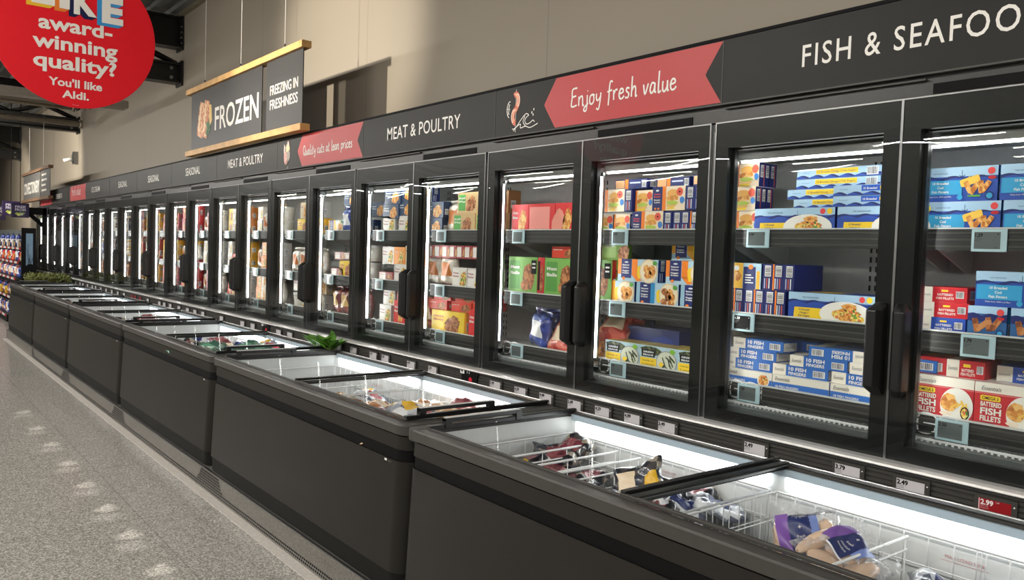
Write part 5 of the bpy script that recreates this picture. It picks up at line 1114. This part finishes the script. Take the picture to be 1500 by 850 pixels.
# ------------------------------------------------------------------ hanging signs
def wires(par, pts, z1=ZC+.085):
    for (x, y, z) in pts:
        b = MB(); b.tube([(x, y, z), (x, y, z1)], .0024, m_white, 5); b.tube([(x, y, z), (x, y, z+.045)], .007, m_silver, 8); b.tube([(x-.006, y, z+.005), (x+.006, y, z+.005)], .004, m_silver, 6); b.build('hanging_wire', par)
def hanging_board(ya, yb, z0, z1, x, title, sub, panel_m, oak, split, lab, tsize, food=False):
    """panel facing the aisle (-x) between two timber bars; ya near end, yb far end"""
    root = empty('hanging_sign', (0, 0, 0)); t = .026
    for za, zb, nm in ((z1-.052, z1, 'top_bar'), (z0, z0+.052, 'bottom_bar')):
        b = MB(); b.box(x-.03, x+.05, ya, yb, za, zb, oak); b.build(nm, root, bevel=.002)
    ys = split
    for a, c, nm in ((ya+.036, ys-.05, 'panel'), (ys+.05, yb-.10, 'panel')):
        b = MB(); b.box(x, x+.008, a, c, z0+.052, z1-.052, panel_m); b.build(nm, root)
    W = yb-ya; b = MB(); d = Dec(b, lambda u, v, l: (x-.0008*l, yb-u, z0+v)); H = z1-z0
    u_sp = yb-ys
    if food: d.text(title, .824, .198, m_letter, w=1.116, h=.215, bold=.012)
    else: d.text(title, .2, H*.28, m_letter, w=u_sp-.35, h=H*.38, bold=.02)
    n = len(sub)
    for i, s in enumerate(sub): d.text(s, 2.19 if n == 2 else u_sp+.12, .344-.117*i if n == 2 else H*(.75-.16*i), m_letter, w=.555 if n == 2 else .5, h=.078 if n == 2 else H*.08, bold=.004)
    if n == 0:
        for i in range(4): d.rect(u_sp+.14, H*(.74-.16*i), u_sp+.14+(.5, .56, .44, .5)[i], H*(.80-.16*i), m_letter)
    b.build('lettering', root)
    if food:                                    # fried fish pieces with a lemon wedge and parsley
        b = MB(); d = Dec(b, lambda u, v, l: (x-.0008*l, yb-u, z0+v))
        fg = speckle('printed_fillet', [S(226, 160, 110), S(206, 120, 70), S(240, 200, 150)], 40, .4)
        d.rot(.42, .335, .19, .34, -.30, fg, 2); d.rot(.56, .33, .17, .36, -.22, fg, 3); d.rot(.38, .35, .03, .26, -.30, P(250, 226, 190), 4); d.rot(.53, .34, .03, .26, -.22, P(250, 226, 190), 4); d.rot(.61, .32, .03, .24, -.22, P(196, 100, 60), 4)
        d.poly([(.62, .47), (.72, .45), (.74, .30), (.68, .24)], P(240, 200, 110), 2)
        for k in range(8): d.disc(.60+.035*(k % 3), .19+.03*(k//2), .03, .024, P(60, 120, 60), 5, 6, jit=.3, seed=k)
        b.build('food_picture', root)
    tagp(root, lab, 'sign'); return root
panel_d = M((.030, .030, .030), .45, noise=.05)
r = hanging_board(5.925, 8.79, 2.432, 3.108, 2.60, 'FROZEN', ('FREEZING IN', 'FRESHNESS'), panel_d, m_oak, 6.735, 'hanging FROZEN sign with oak bars and a fried fish picture', 1, True)
wires(r, [(2.61, 8.31, 3.108), (2.61, 7.32, 3.108), (2.61, 6.34, 3.108)])
r = hanging_board(16.7, 20.0, 2.26, 2.86, 2.56, 'CONFECTIONERY', (), M((.09, .09, .085), .5), M((.16, .085, .04), .5), 17.75, 'distant hanging CONFECTIONERY sign with dark timber top bar', 1)
wires(r, [(2.57, 17.5, 2.86), (2.57, 19.2, 2.86)])
# red disc
cx, cy, cz, R = .815, 4.61, 2.575, .372
root = empty('hanging_disc_sign', (cx, cy, cz)); b = MB()
n = 72; ra = [[(R*math.cos(2*PI*k/n)*q, yy, R*math.sin(2*PI*k/n)*q) for k in range(n)] for q, yy in ((.0001, -.004), (.995, -.004), (1, -.003), (1, .003), (.995, .004), (.0001, .004))]
m_disc = M(S(226, 22, 36), .5, spec=.3, noise=.015); b.grid(ra, m_disc, closed=True, sm=False); b.build('disc', root)
b = MB(); d = Dec(b, lambda u, v, l: (u, -.0042-.0004*l, v)); sz = .74/222.
for t, v, w, h in (('award-', -.004, .33, .070), ('winning', -.096, .38, .070), ('quality?', -.188, .372, .070), ("You'll like", -.272, .24, .040), ('Aldi.', -.327, .12, .038)):
    d.text(t, -.0, v, m_letter, w=w, h=h, layer=2, align='c', bold=.028)
d.text('T&Cs apply', -.0, -.360, P(240, 170, 170), w=.03, align='c')
b.build('lettering', root)
b = MB(); d = Dec(b, lambda u, v, l: (u, -.0042-.0004*l, v))
for ch, u, v, w, c, sd in (('L', -.195, .118, .10, P(240, 190, 50), 0), ('I', -.075, .114, .045, P(236, 130, 50), -.015), ('K', -.012, .098, .105, P(22, 26, 70), .01), ('E', .115, .080, .10, P(60, 150, 210), .01)):
    for k in range(12): d.text(ch, u-.0020*(11-k), v-.0014*(11-k), c, w=w, h=.135, layer=2+.2*k, bold=.05)
    d.text(ch, u, v, m_letter, w=w, h=.135, layer=5.5, bold=.05)
for t, v, w in (('Do you', .272, .2),): d.text(t, 0, v, m_letter, w=w, layer=2, align='c', bold=.028)
b.build('coloured_letters', root)
for dx in (-.2, .2):
    bw = MB(); bw.tube([(dx, 0, math.sqrt(R*R-dx*dx)-.005), (dx, 0, ZC-cz)], .0015, m_silver, 4); bw.build('hanging_wire', root)
tagp(root, 'big red round hanging sign asking about award-winning quality', 'sign')
# small wall light / sensor on the far wall
b = MB(); b.box(3.17, 3.25, 18.05, 18.2, 3.02, 3.26, m_silver); b.tube([(3.16, 18.12, 3.12), (3.02, 18.2, 3.08)], .035, m_white, 8); b.box(3.15, 3.2, 18.08, 18.17, 3.06, 3.2, m_grey)
tagp(b.build('wall_sensor'), 'small pale sensor box mounted on the right wall left of FROZEN', 'sensor')
# ------------------------------------------------------------------ far end: hedge, shelving, free-from signs
def leaves(mb, pts, m, size, r):
    for p in pts:
        a, c = r.uniform(0, 6.3), r.uniform(-.7, 1.2); u = Vector((math.cos(a)*math.cos(c), math.sin(a)*math.cos(c), math.sin(c))); v = u.cross(Vector((r.uniform(-1, 1), r.uniform(-1, 1), 1))).normalized(); s = size*r.uniform(.7, 1.3); p = Vector(p); w = u.cross(v)*s*.12
        mb.face([p, p+u*s*.5+v*s*.22+w, p+u*s, p+u*s*.5-v*s*.22+w], m)
m_leaf = M(S(112, 118, 60), .5, noise=.3, scale=20); m_leaf2 = M(S(86, 140, 44), .4, noise=.3, scale=18)
r = random.Random(3); root = empty('hedge_planter', (2.27, 15.0, 0))
b = MB(); b.box(-.28, .28, -.4, .4, 0, .86, m_base); b.build('planter', root, bevel=.01)
b = MB(); leaves(b, [(r.uniform(-.27, .27), r.uniform(-.41, .41), .83+r.uniform(0, .11)+.02*math.sin(9*q)) for q in range(2200)], m_leaf, .06, r); o = b.build('foliage', root)
tagp(root, 'low clipped green hedge in a dark planter beyond the farthest chest', 'plant')
b = MB(); r = random.Random(9); y0 = CH0+2*CP
for k in range(30):
    a, cc = r.uniform(0, 6.3), r.uniform(.1, 1.1); L_ = r.uniform(.10, .2); base = Vector((2.50+r.uniform(-.04, .04), y0+.12+r.uniform(-.12, .1), .848)); dv = Vector((math.cos(a)*.7, math.sin(a), .35+.3*math.sin(cc))); sd = dv.cross(Vector((0, 0, 1))).normalized()*.028
    p1 = base+dv*L_*.5+Vector((0, 0, .02)); p2 = base+dv*L_
    p2.x = min(p2.x, 2.60); p1.x = min(p1.x, 2.59)
    b.face([base, p1-sd, p2, p1+sd], m_leaf2); b.face([base+Vector((0, 0, .001)), p1+sd*.2, p2+Vector((0, 0, .004)), p1-sd*.2+Vector((0, 0, .004))], m_leaf2)
b.tube([(2.50, y0+.02, .848), (2.50, y0+.22, .86)], .008, m_leaf, 5)
tagp(b.build('leafy_garland'), 'bright green leafy sprig lying at the back between chests', 'plant')
# gondola shelving facing the aisle, with dark end panel showing a winter tree picture
GX0, GX1, GY0, GY1, GZ = 2.20, 2.43, 17.3, 27.0, 1.70
root = empty('shelf_unit', (0, 0, 0))
b = MB(); b.box(GX1-.05, GX1, GY0+.08, GY1, 0, GZ, m_grey); b.box(1.98, GX1, GY0+.06, GY1, 0, .11, m_base); b.build('back_panel', root)
GS = (.14, .46, .80, 1.10, 1.36); GF = (1.98, 2.06, 2.12, 2.17, 2.2)
for z, gx in zip(GS, GF):
    b = MB(); b.box(gx, GX1-.05, GY0+.08, GY1, z-.03, z, m_lip); b.build('shelf', root)
    b = MB()
    y = GY0+.1
    while y < GY1-.1: b.box(gx-.008, gx, y, y+.07, z-.045, z-.005, m_white if int(y*40) % 4 else m_red); y += .12
    b.box(gx-.004, gx+.002, GY0+.08, GY1, z-.05, z, m_lip); b.build('price_strip', root)
b = MB(); b.box(GX0, GX1, GY0, GY0+.05, 0, GZ+.02, m_ink); b.build('end_panel', root)
b = MB(); d = Dec(b, lambda u, v, l: (GX0+u, GY0-.001-.001*l, v)); W = GX1-GX0
d.rect(W*.3, .55, W*.78, 1.62, P(110, 140, 165)); d.rect(W*.3, .55, W*.78, 1.0, P(70, 84, 96), 2)
r = random.Random(2)
def branch(u, v, a, l, wd, dep):
    u2, v2 = u+math.cos(a)*l, v+math.sin(a)*l
    if not (W*.3 < u2 < W*.78 and v2 < 1.6): return
    d.ribbon([(u, v), (u2, v2)], wd, m_ink, 3+dep % 3)
    if dep < 5:
        for q in (-.5, .45): branch(u2, v2, a+q*.6+r.uniform(-.2, .2), l*.78, wd*.7, dep+1)
branch(W*.52, .6, 1.57, .24, .014, 0); branch(W*.44, .6, 1.62, .2, .010, 1); branch(W*.66, .6, 1.5, .18, .010, 1)
d.disc(W*.6, .95, .09, .12, m_ink, 8, 10, jit=.2)
b.build('tree_picture', root)
tagp(root, 'long dark store shelf unit at far left with tree picture end', 'shelf unit')
# goods on the gondola: bags and boxes in rows
gk = ['bagw', 'bagb', 'bagr', 'bagm', 'whi', 'redb', 'bagb', 'bago', 'blub', 'bagw', 'yelb']
GN = ('bottom', 'second', 'third', 'fourth', 'top'); gl = {}
for si, z in enumerate(GS):
    y = GY0+.2; i = 0
    while y < 23.5:
        k = gk[(i*7+si*3+(i//3)) % len(gk)] if si not in (0,) else ('bagb', 'bagw', 'bagb', 'bagm')[i % 4]
        o = K[k][0].copy(); COL.objects.link(o); o.location = (GF[si]+.03, y, z); s = 1.1 if si < 4 else 1.25; o.scale = (s, s, s)
        if si == 2 or si == 3: o.rotation_euler = (0, .12, r.uniform(-.2, .2))
        gl.setdefault((si, k), []).append(o); y += .25; i += 1
for (si, k), l in gl.items():
    for i, o in enumerate(l):
        tagp(o, '%s, %s from near end, %s shelf, far shelf unit' % (K[k][1], ORD[i], GN[si]), K[k][2], 'goods on the far shelf unit')
# FREE FROM signs on dark blades standing out over the shelving
m_purp = P(34, 22, 62)
for i, (y, x0, w, z0, h) in enumerate(((17.6, 2.07, .285, 1.91, .265), (19.4, 2.12, .31, 1.98, .29), (21.5, 2.06, .36, 1.92, .34))):
    root = empty('free_from_sign', (x0, y, z0)); b = MB(); b.box(0, w, -.02, .02, 0, h, m_purp); b.build('board', root, bevel=.003)
    b = MB(); d = Dec(b, lambda u, v, l: (u, -.0205-.0006*l, v)); d.text('FREE', w*.5, h*.66, P(190, 186, 205), w=w*.6, h=h*.17, align='c', bold=.03); d.text('FROM', w*.5, h*.46, P(190, 186, 205), w=w*.6, h=h*.17, align='c', bold=.03); b.build('lettering', root)
    b = MB(); d = Dec(b, lambda u, v, l: (u, -.0205-.0006*l, v))
    for q, (u, v, c) in enumerate(((.32, .26, P(150, 165, 70)), (.5, .30, P(110, 130, 70)), (.68, .30, P(120, 125, 90)), (.42, .18, P(190, 195, 110)), (.58, .22, P(170, 180, 150)))): d.poly([(w*(u-.14), h*v), (w*u, h*(v-.09)), (w*(u+.12), h*(v+.03)), (w*(u-.02), h*(v+.11))], c, 2+q)
    b.build('leaf_motif', root)
    b = MB(); b.box(w*.5-.006, w*.5+.006, -.006, .006, h, ZC+.08-z0, m_ink); b.build('hanger', root)
    tagp(root, ('dark purple FREE FROM sign, nearest and most visible', 'dark purple FREE FROM sign half hidden behind another', 'dark purple FREE FROM sign, farthest of the three')[i], 'sign', 'free from signs')
b = MB(); b.box(2.30, 2.66, 17.7, 17.82, 1.98, 2.11, m_ink); b.prism([(2.34, 1.98), (2.62, 1.72), (2.66, 1.76), (2.44, 1.98)], m_ink, lambda u, v, q: (u, q, v), 17.72, 17.8); b.box(2.60, 2.66, 17.7, 17.82, 1.6, 2.11, m_ink)
tagp(b.build('wall_bracket'), 'black diagonal bracket beside the far end of the freezers', 'bracket')
